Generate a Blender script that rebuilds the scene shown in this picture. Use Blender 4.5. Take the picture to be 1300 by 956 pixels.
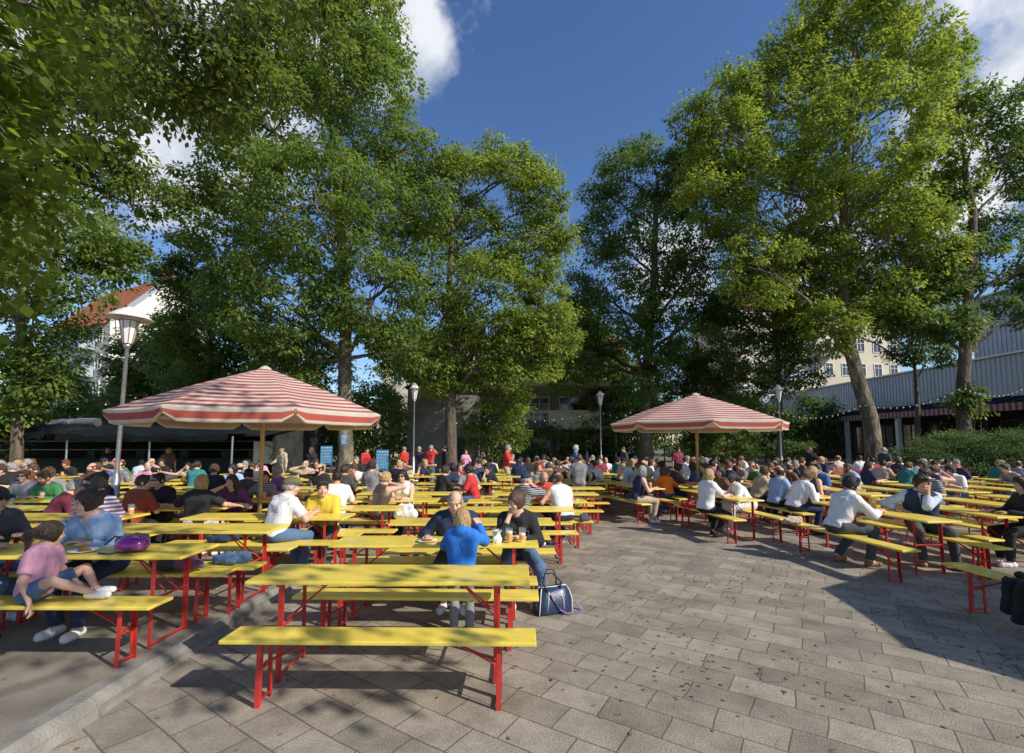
import bpy, bmesh, math, random
import numpy as np
from mathutils import Vector, Matrix, Euler
PI = math.pi
R_ = math.radians
scene = bpy.context.scene
for o in list(bpy.data.objects):
    bpy.data.objects.remove(o)
# ------------------------------------------------------------------ camera
H, FPX, TILT, HOR = 1.83, 590.0, R_(4.4), 563.0
cam_d = bpy.data.cameras.new('camera')
cam = bpy.data.objects.new('camera', cam_d)
scene.collection.objects.link(cam)
cam.location = (0, 0, H)
cam.rotation_euler = (PI / 2 + TILT, 0, 0)
cam_d.sensor_width = 36
cam_d.lens = 36 * FPX / 1300
PY0 = HOR - FPX * math.tan(TILT)
cam_d.shift_y = (PY0 - 478) / 1300
cam_d.clip_start = 0.05
cam_d.clip_end = 2000
scene.camera = cam


def ray(px, py):
    X = (px - 650) / FPX
    Yc = -(py - PY0) / FPX
    return Vector((X, math.cos(TILT) - Yc * math.sin(TILT), math.sin(TILT) + Yc * math.cos(TILT)))


def at(px, py, Y):
    d = ray(px, py)
    return Vector((d.x / d.y * Y, Y, H + d.z / d.y * Y))


def proj(p):
    dy, dz = p[1], p[2] - H
    f = dy * math.cos(TILT) + dz * math.sin(TILT)
    u = -dy * math.sin(TILT) + dz * math.cos(TILT)
    if f < 0.05:
        return None
    return 650 + FPX * p[0] / f, PY0 - FPX * u / f


# ------------------------------------------------------------------ world, sun, exposure
SUN = Vector((0.60, -0.36, 0.50)).normalized()
w = bpy.data.worlds.new('World')
scene.world = w
w.use_nodes = True
wn, wl = w.node_tree.nodes, w.node_tree.links
wn.clear()
out = wn.new('ShaderNodeOutputWorld')
sky = wn.new('ShaderNodeTexSky')
sky.sky_type = 'NISHITA'
sky.sun_disc = False
sky.sun_elevation = math.asin(SUN.z)
sky.sun_rotation = math.atan2(SUN.x, SUN.y)
sky.altitude = 50
sky.air_density = 1.0
sky.dust_density = 0.3
sky.ozone_density = 2.5
hs = wn.new('ShaderNodeHueSaturation')
hs.inputs['Saturation'].default_value = 1.16
hs.inputs['Hue'].default_value = 0.509
hs.inputs['Value'].default_value = 1.22
wl.new(sky.outputs[0], hs.inputs['Color'])
bg = wn.new('ShaderNodeBackground')
bg.inputs[1].default_value = 0.105
wl.new(hs.outputs[0], bg.inputs[0])
tc = wn.new('ShaderNodeTexCoord')
nz = wn.new('ShaderNodeTexNoise')
nz.inputs['Scale'].default_value = 7
nz.inputs['Detail'].default_value = 9
nz.inputs['Roughness'].default_value = 0.62
wl.new(tc.outputs['Generated'], nz.inputs['Vector'])
prev = None
for px, py, deg, amp in [(485, 20, 9.5, 1.0), (430, -50, 13, 1), (250, 160, 12, 1.0), (225, 240, 7, .9), (60, 120, 12, .9), (1300, 15, 5.0, .60), (1225, 190, 8, .9), (1290, 170, 7, .7), (850, 330, 8, .8), (1040, 330, 7, .7), (350, -200, 22, 1), (-200, 100, 20, 1), (1500, -100, 16, .9)]:
    d = ray(px, py).normalized()
    dt = wn.new('ShaderNodeVectorMath')
    dt.operation = 'DOT_PRODUCT'
    wl.new(tc.outputs['Generated'], dt.inputs[0])
    dt.inputs[1].default_value = d
    mr = wn.new('ShaderNodeMapRange')
    mr.inputs[1].default_value = math.cos(R_(deg))
    mr.inputs[2].default_value = 1
    mr.inputs[4].default_value = amp
    wl.new(dt.outputs['Value'], mr.inputs[0])
    if prev is None:
        prev = mr.outputs[0]
    else:
        mx = wn.new('ShaderNodeMath')
        mx.operation = 'MAXIMUM'
        wl.new(prev, mx.inputs[0])
        wl.new(mr.outputs[0], mx.inputs[1])
        prev = mx.outputs[0]
ad = wn.new('ShaderNodeMath')
ad.operation = 'MULTIPLY_ADD'
wl.new(prev, ad.inputs[0])
ad.inputs[1].default_value = 0.62
wl.new(nz.outputs[0], ad.inputs[2])
cr = wn.new('ShaderNodeMapRange')
cr.interpolation_type = 'SMOOTHSTEP'
cr.inputs[1].default_value = 0.66
cr.inputs[2].default_value = 0.92
cr.inputs[4].default_value = 0.93
wl.new(ad.outputs[0], cr.inputs[0])
nz2 = wn.new('ShaderNodeTexNoise')
nz2.inputs['Scale'].default_value = 11
nz2.inputs['Detail'].default_value = 6
wl.new(tc.outputs['Generated'], nz2.inputs['Vector'])
rmp = wn.new('ShaderNodeValToRGB')
rmp.color_ramp.elements[0].position = 0.35
rmp.color_ramp.elements[0].color = (0.42, 0.48, 0.60, 1)
rmp.color_ramp.elements[1].position = 0.62
rmp.color_ramp.elements[1].color = (0.86, 0.88, 0.92, 1)
wl.new(nz2.outputs[0], rmp.inputs[0])
bg2 = wn.new('ShaderNodeBackground')
bg2.inputs[1].default_value = 0.9
wl.new(rmp.outputs[0], bg2.inputs[0])
msh = wn.new('ShaderNodeMixShader')
wl.new(cr.outputs[0], msh.inputs[0])
wl.new(bg.outputs[0], msh.inputs[1])
wl.new(bg2.outputs[0], msh.inputs[2])
wl.new(msh.outputs[0], out.inputs[0])
sd = bpy.data.lights.new('sun', 'SUN')
sd.energy = 4.3
sd.angle = R_(0.53)
sd.color = (1.0, 0.93, 0.82)
so = bpy.data.objects.new('sun', sd)
scene.collection.objects.link(so)
so.rotation_euler = SUN.to_track_quat('Z', 'Y').to_euler()
so.location = SUN * 80
scene.view_settings.view_transform = 'Standard'
scene.view_settings.look = 'None'
scene.view_settings.exposure = 0.28
scene.view_settings.gamma = 1.0
scene.render.engine = 'CYCLES'
scene.cycles.max_bounces = 8
scene.cycles.diffuse_bounces = 6
scene.cycles.transparent_max_bounces = 12

COL = scene.collection
rnd = random.Random(7)
nrs = np.random.RandomState(11)

# ------------------------------------------------------------------ object helpers


def link(name, mesh, mat=None, parent=None, loc=None, rotz=None):
    o = bpy.data.objects.new(name, mesh)
    COL.objects.link(o)
    if mat is not None:
        for m in (mat if isinstance(mat, (list, tuple)) else [mat]):
            mesh.materials.append(m)
    if parent:
        o.parent = parent
    if loc is not None:
        o.location = loc
    if rotz is not None:
        o.rotation_euler = (0, 0, rotz)
    return o


def tag(o, label=None, cat=None, group=None, kind=None):
    if label:
        o['label'] = label
    if cat:
        o['category'] = cat
    if group:
        o['group'] = group
    if kind:
        o['kind'] = kind
    return o


def thing(name, label, cat, loc=(0, 0, 0), rotz=0, group=None):
    o = bpy.data.objects.new(name, None)
    o.empty_display_size = 0.2
    COL.objects.link(o)
    o.location = loc
    o.rotation_euler = (0, 0, rotz)
    return tag(o, label, cat, group)


def dup(root, loc, rotz, label, group=None):
    r = root.copy()
    COL.objects.link(r)
    r.location = loc
    r.rotation_euler = (0, 0, rotz)
    r['label'] = label
    if group:
        r['group'] = group

    def rec(src, dst):
        for ch in list(src.children):
            c = ch.copy()
            COL.objects.link(c)
            c.parent = dst
            rec(ch, c)
    rec(root, r)
    return r


class MB:
    """collects primitives, builds ONE mesh"""

    def __init__(s):
        s.v, s.f, s.mi = [], [], []

    def add(s, vs, fs, mi=0):
        n = len(s.v)
        s.v += [tuple(v) for v in vs]
        s.f += [tuple(i + n for i in f) for f in fs]
        s.mi += [mi] * len(fs)
        return s

    def box(s, c, size, rot=None, mi=0, taper=1.0):
        hx, hy, hz = [q / 2 for q in size]
        vs = [Vector((x * (taper if z > 0 else 1), y * (taper if z > 0 else 1), z)) for z in (-hz, hz) for x, y in ((-hx, -hy), (hx, -hy), (hx, hy), (-hx, hy))]
        if rot is not None:
            M = rot if isinstance(rot, Matrix) else Euler(rot).to_matrix()
            vs = [M @ v for v in vs]
        c = Vector(c)
        return s.add([v + c for v in vs], [(3, 2, 1, 0), (4, 5, 6, 7), (0, 1, 5, 4), (1, 2, 6, 5), (2, 3, 7, 6), (3, 0, 4, 7)], mi)

    def bar(s, a, b, wd, th, up=(0, 0, 1), mi=0):
        a, b = Vector(a), Vector(b)
        d = (b - a)
        L = d.length
        d.normalize()
        u = Vector(up)
        x = d.cross(u)
        if x.length < 1e-4:
            x = d.cross(Vector((1, 0, 0)))
        x.normalize()
        y = x.cross(d)
        M = Matrix((x, y, d)).transposed()
        return s.box((a + b) / 2, (wd, th, L), M, mi)

    def tube(s, pts, rad, n=8, mi=0, cap=True):
        pts = [Vector(p) for p in pts]
        m = len(pts)
        rads = rad if isinstance(rad, (list, tuple)) else [rad] * m
        base = len(s.v)
        ref = Vector((0.3, 0.2, 1)).normalized()
        for i, p in enumerate(pts):
            d = (pts[min(i + 1, m - 1)] - pts[max(i - 1, 0)])
            d.normalize()
            x = d.cross(ref)
            if x.length < 0.05:
                x = d.cross(Vector((1, 0, 0)))
            x.normalize()
            y = d.cross(x)
            for k in range(n):
                a = 2 * PI * k / n
                s.v.append(tuple(p + (x * math.cos(a) + y * math.sin(a)) * rads[i]))
        for i in range(m - 1):
            for k in range(n):
                k2 = (k + 1) % n
                s.f.append((base + i * n + k, base + i * n + k2, base + (i + 1) * n + k2, base + (i + 1) * n + k))
                s.mi.append(mi)
        if cap:
            s.f.append(tuple(base + k for k in range(n))[::-1])
            s.f.append(tuple(base + (m - 1) * n + k for k in range(n)))
            s.mi += [mi, mi]
        return s

    def lathe(s, prof, n=20, c=(0, 0, 0), mi=0, phase=0):
        base = len(s.v)
        for r, z in prof:
            for k in range(n):
                a = 2 * PI * k / n + phase
                s.v.append((c[0] + r * math.cos(a), c[1] + r * math.sin(a), c[2] + z))
        for i in range(len(prof) - 1):
            for k in range(n):
                k2 = (k + 1) % n
                s.f.append((base + i * n + k, base + i * n + k2, base + (i + 1) * n + k2, base + (i + 1) * n + k))
                s.mi.append(mi)
        return s

    def ell(s, c, r, nu=14, nv=9, mi=0, rot=None):
        c = Vector(c)
        vs = []
        for j in range(nv + 1):
            th = PI * j / nv
            for i in range(nu):
                a = 2 * PI * i / nu
                v = Vector((r[0] * math.sin(th) * math.cos(a), r[1] * math.sin(th) * math.sin(a), r[2] * math.cos(th)))
                if rot is not None:
                    v = rot @ v
                vs.append(v + c)
        fs = []
        for j in range(nv):
            for i in range(nu):
                i2 = (i + 1) % nu
                fs.append((j * nu + i, (j + 1) * nu + i, (j + 1) * nu + i2, j * nu + i2))
        return s.add(vs, fs, mi)

    def mesh(s, name, smooth=False, bevel=0, seg=2):
        me = bpy.data.meshes.new(name)
        me.from_pydata(s.v, [], s.f)
        me.polygons.foreach_set('material_index', s.mi)
        if bevel or smooth == 'merge':
            bm = bmesh.new()
            bm.from_mesh(me)
            bmesh.ops.remove_doubles(bm, verts=bm.verts, dist=1e-5)
            if bevel:
                es = [e for e in bm.edges if e.is_manifold and e.calc_face_angle(0) > 0.6]
                bmesh.ops.bevel(bm, geom=es, offset=bevel, segments=seg, affect='EDGES', profile=0.5)
            bm.to_mesh(me)
            bm.free()
        if smooth:
            me.polygons.foreach_set('use_smooth', [True] * len(me.polygons))
        me.update()
        return me

    def build(s, name, mat, parent=None, smooth=False, bevel=0, seg=2, loc=None, rotz=None):
        return link(name, s.mesh(name, smooth, bevel, seg), mat, parent, loc, rotz)


# ------------------------------------------------------------------ materials


def newmat(name):
    m = bpy.data.materials.new(name)
    m.use_nodes = True
    nt = m.node_tree
    b = nt.nodes['Principled BSDF']
    return m, nt, b


def mat(name, rgb, rough=0.6, metal=0.0, var=0.12, scale=6.0, bump=0.0, bscale=60.0, spec=0.5, coat=0.0, dirt=None, dscale=2.0, damt=0.5):
    m, nt, b = newmat(name)
    N, L = nt.nodes, nt.links
    tc = N.new('ShaderNodeTexCoord')
    oi = N.new('ShaderNodeObjectInfo')
    va = N.new('ShaderNodeVectorMath')
    va.operation = 'ADD'
    vs = N.new('ShaderNodeVectorMath')
    vs.operation = 'SCALE'
    L.new(tc.outputs['Object'], va.inputs[0])
    cx = N.new('ShaderNodeCombineXYZ')
    L.new(oi.outputs['Random'], cx.inputs[0])
    L.new(oi.outputs['Random'], cx.inputs[1])
    L.new(cx.outputs[0], vs.inputs[0])
    vs.inputs['Scale'].default_value = 37.0
    L.new(vs.outputs[0], va.inputs[1])
    no = N.new('ShaderNodeTexNoise')
    no.inputs['Scale'].default_value = scale
    no.inputs['Detail'].default_value = 5
    L.new(va.outputs[0], no.inputs['Vector'])
    mr = N.new('ShaderNodeMapRange')
    mr.inputs[1].default_value = 0.3
    mr.inputs[2].default_value = 0.7
    mr.inputs[3].default_value = 1 - var
    mr.inputs[4].default_value = 1 + var
    L.new(no.outputs[0], mr.inputs[0])
    mu = N.new('ShaderNodeVectorMath')
    mu.operation = 'SCALE'
    mu.inputs[0].default_value = rgb
    L.new(mr.outputs[0], mu.inputs['Scale'])
    col = mu.outputs[0]
    if dirt:
        n2 = N.new('ShaderNodeTexNoise')
        n2.inputs['Scale'].default_value = dscale
        n2.inputs['Detail'].default_value = 8
        n2.inputs['Roughness'].default_value = 0.7
        L.new(va.outputs[0], n2.inputs['Vector'])
        m2 = N.new('ShaderNodeMapRange')
        m2.inputs[1].default_value = 0.5
        m2.inputs[2].default_value = 0.72
        m2.inputs[4].default_value = damt
        L.new(n2.outputs[0], m2.inputs[0])
        mx = N.new('ShaderNodeMix')
        mx.data_type = 'RGBA'
        L.new(m2.outputs[0], mx.inputs[0])
        L.new(col, mx.inputs[6])
        mx.inputs[7].default_value = (*dirt, 1)
        col = mx.outputs[2]
    L.new(col, b.inputs['Base Color'])
    rr = N.new('ShaderNodeMapRange')
    rr.inputs[3].default_value = max(rough - .1, .02)
    rr.inputs[4].default_value = min(rough + .12, 1)
    L.new(no.outputs[0], rr.inputs[0])
    L.new(rr.outputs[0], b.inputs['Roughness'])
    b.inputs['Metallic'].default_value = metal
    b.inputs['Specular IOR Level'].default_value = spec
    b.inputs['Coat Weight'].default_value = coat
    if bump:
        n3 = N.new('ShaderNodeTexNoise')
        n3.inputs['Scale'].default_value = bscale
        n3.inputs['Detail'].default_value = 4
        L.new(va.outputs[0], n3.inputs['Vector'])
        bp = N.new('ShaderNodeBump')
        bp.inputs['Strength'].default_value = bump
        bp.inputs['Distance'].default_value = 0.02
        L.new(n3.outputs[0], bp.inputs['Height'])
        L.new(bp.outputs[0], b.inputs['Normal'])
    return m


M = {}
M['yellow'] = mat('yellow_lacquer', (0.82, 0.635, 0.095), 0.34, var=.10, scale=3.5, dirt=(0.46, 0.36, 0.12), dscale=4, damt=.55, bump=.08, bscale=30, coat=.15)
M['red'] = mat('red_lacquered_steel', (0.50, 0.035, 0.028), 0.42, var=.15, scale=9, dirt=(0.16, 0.05, 0.035), dscale=12, damt=.5)
M['galv'] = mat('galvanised_steel', (0.42, 0.43, 0.44), 0.42, .85, var=.12, scale=14, dirt=(.25, .25, .24), dscale=6)
M['lampglass'] = mat('opal_glass', (0.78, 0.75, 0.72), 0.3, var=.04)
M['lampcap'] = mat('enamel_cap', (0.66, 0.64, 0.60), 0.5, var=.1, dirt=(.3, .28, .24), dscale=5)
M['black'] = mat('black_paint', (0.018, 0.018, 0.02), 0.6)
M['darkgreen'] = mat('dark_green_paint', (0.014, 0.035, 0.027), 0.6, var=.3)
M['white'] = mat('white_paint', (0.78, 0.77, 0.74), 0.6, var=.05)
M['concrete'] = mat('concrete', (0.23, 0.215, 0.19), 0.9, var=.25, scale=4, bump=.5, bscale=60, dirt=(.11, .10, .085), dscale=3, damt=.7)
M['bark'] = mat('bark', (0.135, 0.105, 0.075), 0.95, var=.4, scale=3, bump=1.0, bscale=9, dirt=(.05, .05, .03), dscale=2.5, damt=.7)
M['barkpale'] = mat('pale_flaking_bark', (0.19, 0.16, 0.115), 0.9, var=.35, scale=2.2, bump=.8, bscale=8, dirt=(.10, .085, .06), dscale=2.2, damt=.9)
M['wood'] = mat('varnished_wood', (0.42, 0.30, 0.13), 0.5, var=.15, scale=8)
M['brownwood'] = mat('brown_wood', (0.20, 0.10, 0.045), 0.5, var=.25, scale=8)
M['leaf_core'] = None


def leafmat(name, dark, light, trans=0.5):
    m, nt, b = newmat(name)
    N, L = nt.nodes, nt.links
    at_ = N.new('ShaderNodeAttribute')
    at_.attribute_name = 'tone'
    rp = N.new('ShaderNodeValToRGB')
    rp.color_ramp.elements[0].color = (*dark, 1)
    rp.color_ramp.elements[1].color = (*light, 1)
    L.new(at_.outputs['Fac'], rp.inputs[0])
    L.new(rp.outputs[0], b.inputs['Base Color'])
    b.inputs['Roughness'].default_value = 0.5
    b.inputs['Specular IOR Level'].default_value = 0.35
    tr = N.new('ShaderNodeBsdfTranslucent')
    hs = N.new('ShaderNodeHueSaturation')
    hs.inputs['Hue'].default_value = 0.485
    hs.inputs['Saturation'].default_value = 1.1
    hs.inputs['Value'].default_value = 1.5
    L.new(rp.outputs[0], hs.inputs['Color'])
    L.new(hs.outputs[0], tr.inputs[0])
    ms = N.new('ShaderNodeMixShader')
    ms.inputs[0].default_value = trans
    L.new(b.outputs[0], ms.inputs[1])
    L.new(tr.outputs[0], ms.inputs[2])
    L.new(ms.outputs[0], N['Material Output'].inputs[0])
    return m


LM = {
    'chestnut': leafmat('chestnut_leaves', (0.055, 0.105, 0.024), (0.225, 0.310, 0.070)),
    'lime': leafmat('linden_leaves', (0.080, 0.138, 0.025), (0.290, 0.370, 0.075)),
    'maple': leafmat('maple_leaves', (0.045, 0.092, 0.023), (0.165, 0.245, 0.058)),
    'plane': leafmat('plane_leaves', (0.075, 0.130, 0.023), (0.300, 0.380, 0.074)),
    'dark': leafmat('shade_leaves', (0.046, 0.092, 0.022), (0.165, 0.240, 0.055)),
    'near': leafmat('broad_near_leaves', (0.085, 0.125, 0.020), (0.180, 0.250, 0.045), .7),
    'robinia': leafmat('oval_leaflets', (0.050, 0.078, 0.018), (0.130, 0.175, 0.036), .6),
    'juniper': leafmat('juniper_needles', (0.045, 0.090, 0.030), (0.165, 0.260, 0.080), .2),
    'pale': leafmat('pale_leaves', (0.070, 0.110, 0.030), (0.190, 0.250, 0.065)),
}

# ------------------------------------------------------------------ ground


def slab_mat():
    m, nt, b = newmat('stone_slabs')
    N, L = nt.nodes, nt.links
    tc = N.new('ShaderNodeTexCoord')
    mp = N.new('ShaderNodeMapping')
    mp.inputs['Rotation'].default_value = (0, 0, R_(33.5))
    L.new(tc.outputs['Object'], mp.inputs[0])
    n0 = N.new('ShaderNodeTexNoise')
    n0.inputs['Scale'].default_value = 1.1
    n0.inputs['Detail'].default_value = 3
    L.new(mp.outputs[0], n0.inputs['Vector'])
    sc = N.new('ShaderNodeVectorMath')
    sc.operation = 'MULTIPLY_ADD'
    L.new(n0.outputs['Color'], sc.inputs[0])
    sc.inputs[1].default_value = (0.09, 0.06, 0)
    L.new(mp.outputs[0], sc.inputs[2])
    br = N.new('ShaderNodeTexBrick')
    br.offset = 0.43
    br.offset_frequency = 2
    br.squash = 1.0
    br.inputs['Scale'].default_value = 1.0
    br.inputs['Mortar Size'].default_value = 0.0065
    br.inputs['Mortar Smooth'].default_value = 0.35
    br.inputs['Bias'].default_value = 0.0
    br.inputs['Brick Width'].default_value = 0.43
    br.inputs['Row Height'].default_value = 0.28
    br.inputs['Color1'].default_value = (0.218, 0.188, 0.146, 1)
    br.inputs['Color2'].default_value = (0.335, 0.292, 0.230, 1)
    br.inputs['Mortar'].default_value = (0.135, 0.118, 0.090, 1)
    L.new(sc.outputs[0], br.inputs['Vector'])
    # mottling
    n1 = N.new('ShaderNodeTexNoise')
    n1.inputs['Scale'].default_value = 2.4
    n1.inputs['Detail'].default_value = 10
    n1.inputs['Roughness'].default_value = 0.72
    L.new(tc.outputs['Object'], n1.inputs['Vector'])
    mr = N.new('ShaderNodeMapRange')
    mr.inputs[1].default_value = 0.3
    mr.inputs[2].default_value = 0.7
    mr.inputs[3].default_value = 0.60
    mr.inputs[4].default_value = 1.30
    L.new(n1.outputs[0], mr.inputs[0])
    n4 = N.new('ShaderNodeTexNoise')
    n4.inputs['Scale'].default_value = 70
    n4.inputs['Detail'].default_value = 4
    L.new(tc.outputs['Object'], n4.inputs['Vector'])
    mr4 = N.new('ShaderNodeMapRange')
    mr4.inputs[1].default_value = 0.3
    mr4.inputs[2].default_value = 0.7
    mr4.inputs[3].default_value = 0.78
    mr4.inputs[4].default_value = 1.22
    L.new(n4.outputs[0], mr4.inputs[0])
    mm = N.new('ShaderNodeMath')
    mm.operation = 'MULTIPLY'
    L.new(mr.outputs[0], mm.inputs[0])
    L.new(mr4.outputs[0], mm.inputs[1])
    mu = N.new('ShaderNodeVectorMath')
    mu.operation = 'SCALE'
    L.new(br.outputs['Color'], mu.inputs[0])
    L.new(mm.outputs[0], mu.inputs['Scale'])
    # cracks
    vo = N.new('ShaderNodeTexVoronoi')
    vo.feature = 'DISTANCE_TO_EDGE'
    vo.inputs['Scale'].default_value = 0.9
    n5 = N.new('ShaderNodeTexNoise')
    n5.inputs['Scale'].default_value = 3
    n5.inputs['Detail'].default_value = 6
    L.new(tc.outputs['Object'], n5.inputs['Vector'])
    va = N.new('ShaderNodeVectorMath')
    va.operation = 'MULTIPLY_ADD'
    L.new(n5.outputs['Color'], va.inputs[0])
    va.inputs[1].default_value = (.5, .5, 0)
    L.new(tc.outputs['Object'], va.inputs[2])
    L.new(va.outputs[0], vo.inputs['Vector'])
    ck = N.new('ShaderNodeMapRange')
    ck.inputs[1].default_value = 0.0
    ck.inputs[2].default_value = 0.012
    ck.inputs[3].default_value = 1
    ck.inputs[4].default_value = 0
    L.new(vo.outputs['Distance'], ck.inputs[0])
    n6 = N.new('ShaderNodeTexNoise')
    n6.inputs['Scale'].default_value = 0.8
    L.new(tc.outputs['Object'], n6.inputs['Vector'])
    g6 = N.new('ShaderNodeMapRange')
    g6.inputs[1].default_value = 0.60
    g6.inputs[2].default_value = 0.68
    L.new(n6.outputs[0], g6.inputs[0])
    ckm = N.new('ShaderNodeMath')
    ckm.operation = 'MULTIPLY'
    L.new(ck.outputs[0], ckm.inputs[0])
    L.new(g6.outputs[0], ckm.inputs[1])
    mx = N.new('ShaderNodeMix')
    mx.data_type = 'RGBA'
    L.new(ckm.outputs[0], mx.inputs[0])
    L.new(mu.outputs[0], mx.inputs[6])
    mx.inputs[7].default_value = (0.07, 0.065, 0.05, 1)
    L.new(mx.outputs[2], b.inputs['Base Color'])
    b.inputs['Roughness'].default_value = 0.85
    hsub = N.new('ShaderNodeMath')
    hsub.operation = 'MULTIPLY_ADD'
    L.new(br.outputs['Fac'], hsub.inputs[0])
    hsub.inputs[1].default_value = -0.9
    ha = N.new('ShaderNodeMath')
    ha.operation = 'MULTIPLY_ADD'
    L.new(n1.outputs[0], ha.inputs[0])
    ha.inputs[1].default_value = 1.1
    L.new(n4.outputs[0], ha.inputs[2])
    L.new(ha.outputs[0], hsub.inputs[2])
    hb = N.new('ShaderNodeMath')
    hb.operation = 'MULTIPLY_ADD'
    L.new(ckm.outputs[0], hb.inputs[0])
    hb.inputs[1].default_value = -.8
    L.new(hsub.outputs[0], hb.inputs[2])
    bp = N.new('ShaderNodeBump')
    bp.inputs['Strength'].default_value = 0.5
    bp.inputs['Distance'].default_value = 0.010
    L.new(hb.outputs[0], bp.inputs['Height'])
    L.new(bp.outputs[0], b.inputs['Normal'])
    return m


M['slabs'] = slab_mat()
M['terrace'] = mat('worn_tarmac', (0.235, 0.205, 0.16), 0.95, var=.3, scale=2.0, bump=.7, bscale=90, dirt=(.30, .27, .22), dscale=1.3, damt=.6)
M['earth'] = mat('gravel_earth', (0.17, 0.145, 0.11), 0.95, var=.3, scale=.6, bump=.5, bscale=30)

KX = -2.80


def th(y):
    t = min(max((y - 5.2) / 2.6, 0), 1)
    return 0.12 * (1 - t * t * (3 - 2 * t))


def gh(x, y):
    return th(y) if x < KX else 0.0


g = MB()
g.add([(-500, -500, -0.02), (500, -500, -0.02), (500, 600, -0.02), (-500, 600, -0.02)], [(0, 1, 2, 3)])
tag(g.build('ground', M['earth']), 'bare brown earth spreading out beyond the paved yard', 'ground', kind='structure')
g = MB()
g.add([(KX, -14, 0), (40, -14, 0), (40, 27, 0), (KX, 27, 0)], [(0, 1, 2, 3)])
tag(g.build('paving', M['slabs']), 'grey-brown stone slab paving of the open yard', 'paving', kind='structure')
g = MB()
ys = [-14] + [i * 0.2 + 4.0 for i in range(0, 22)] + [27]
for i, y in enumerate(ys):
    g.v += [(-40, y, th(y) + .002), (KX - .16, y, th(y) + .002)]
for i in range(len(ys) - 1):
    g.f.append((2 * i, 2 * i + 1, 2 * i + 3, 2 * i + 2))
    g.mi.append(0)
tag(g.build('terrace', M['terrace']), 'raised tarmac terrace on the left behind a worn kerb', 'terrace', kind='structure')
g = MB()
rk = random.Random(3)
y = -13.0
while y < 8.2:
    L_ = rk.uniform(.75, 1.05)
    za, zb_ = th(y) + .006, th(y + L_) + .006
    if za < .02:
        break
    jx, jz = rk.uniform(-.012, .012), rk.uniform(-.006, .008)
    n = 7
    base = len(g.v)
    for i in range(n + 1):
        f = i / n
        yy = y + .006 + (L_ - .012) * f
        z = za + (zb_ - za) * f + jz
        c1, c2 = rk.uniform(0, .018), rk.uniform(0, .014)
        g.v += [(KX - .165, yy, -.01), (KX - .165, yy, z), (KX - .035 + jx - c1, yy, z - c2 * .2), (KX + jx - c2 * .5, yy, z - .026 - c1), (KX + .030 + jx + c2, yy, -.01)]
    for i in range(n):
        for k in range(4):
            a = base + 5 * i + k
            g.f.append((a, a + 1, a + 6, a + 5)[::-1])
            g.mi.append(0)
    g.f.append(tuple(base + k for k in range(5)))
    g.f.append(tuple(base + n * 5 + k for k in range(5))[::-1])
    g.mi += [0, 0]
    y += L_
g.box((KX - .06, -2, .03), (.16, 21, .06))
tag(g.build('kerb', M['concrete']), 'worn concrete kerb edging the raised terrace', 'kerb', kind='structure')


def streak(name, rgb, var, sc, rough, bump, dist=.01):
    m, nt, b = newmat(name)
    N, L = nt.nodes, nt.links
    tc = N.new('ShaderNodeTexCoord')
    mp = N.new('ShaderNodeMapping')
    mp.inputs['Scale'].default_value = sc
    L.new(tc.outputs['Object'], mp.inputs[0])
    no = N.new('ShaderNodeTexNoise')
    no.inputs['Scale'].default_value = 1
    no.inputs['Detail'].default_value = 5
    no.inputs['Distortion'].default_value = 1.2
    L.new(mp.outputs[0], no.inputs['Vector'])
    mr = N.new('ShaderNodeMapRange')
    mr.inputs[1].default_value = .3
    mr.inputs[2].default_value = .7
    mr.inputs[3].default_value = 1 - var
    mr.inputs[4].default_value = 1 + var
    L.new(no.outputs[0], mr.inputs[0])
    mu = N.new('ShaderNodeVectorMath')
    mu.operation = 'SCALE'
    mu.inputs[0].default_value = rgb
    L.new(mr.outputs[0], mu.inputs['Scale'])
    L.new(mu.outputs[0], b.inputs['Base Color'])
    b.inputs['Roughness'].default_value = rough
    bp = N.new('ShaderNodeBump')
    bp.inputs['Strength'].default_value = bump
    bp.inputs['Distance'].default_value = dist
    L.new(no.outputs[0], bp.inputs['Height'])
    L.new(bp.outputs[0], b.inputs['Normal'])
    return m


def barkmat(name, rgb, patch, sc, pscale, pamt):
    m = streak(name, rgb, .5, sc, .95, 1.0, .09)
    nt = m.node_tree
    N, L = nt.nodes, nt.links
    b = N['Principled BSDF']
    src = b.inputs['Base Color'].links[0].from_socket
    tc = N.new('ShaderNodeTexCoord')
    mp = N.new('ShaderNodeMapping')
    mp.inputs['Scale'].default_value = (1, 1, .45)
    L.new(tc.outputs['Object'], mp.inputs[0])
    no = N.new('ShaderNodeTexNoise')
    no.inputs['Scale'].default_value = pscale
    no.inputs['Detail'].default_value = 3
    L.new(mp.outputs[0], no.inputs['Vector'])
    mr = N.new('ShaderNodeMapRange')
    mr.inputs[1].default_value = .5
    mr.inputs[2].default_value = .56
    mr.inputs[4].default_value = pamt
    L.new(no.outputs[0], mr.inputs[0])
    mx = N.new('ShaderNodeMix')
    mx.data_type = 'RGBA'
    L.new(mr.outputs[0], mx.inputs[0])
    L.new(src, mx.inputs[6])
    mx.inputs[7].default_value = (*patch, 1)
    L.new(mx.outputs[2], b.inputs['Base Color'])
    return m


M['bark'] = barkmat('furrowed_bark', (.125, .095, .066), (.065, .06, .038), (9, 9, 1.6), 1.6, .6)
M['barkpale'] = barkmat('flaking_bark', (.20, .165, .115), (.095, .08, .055), (6, 6, 1.8), 2.6, .85)
# ------------------------------------------------------------------ buildings


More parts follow.
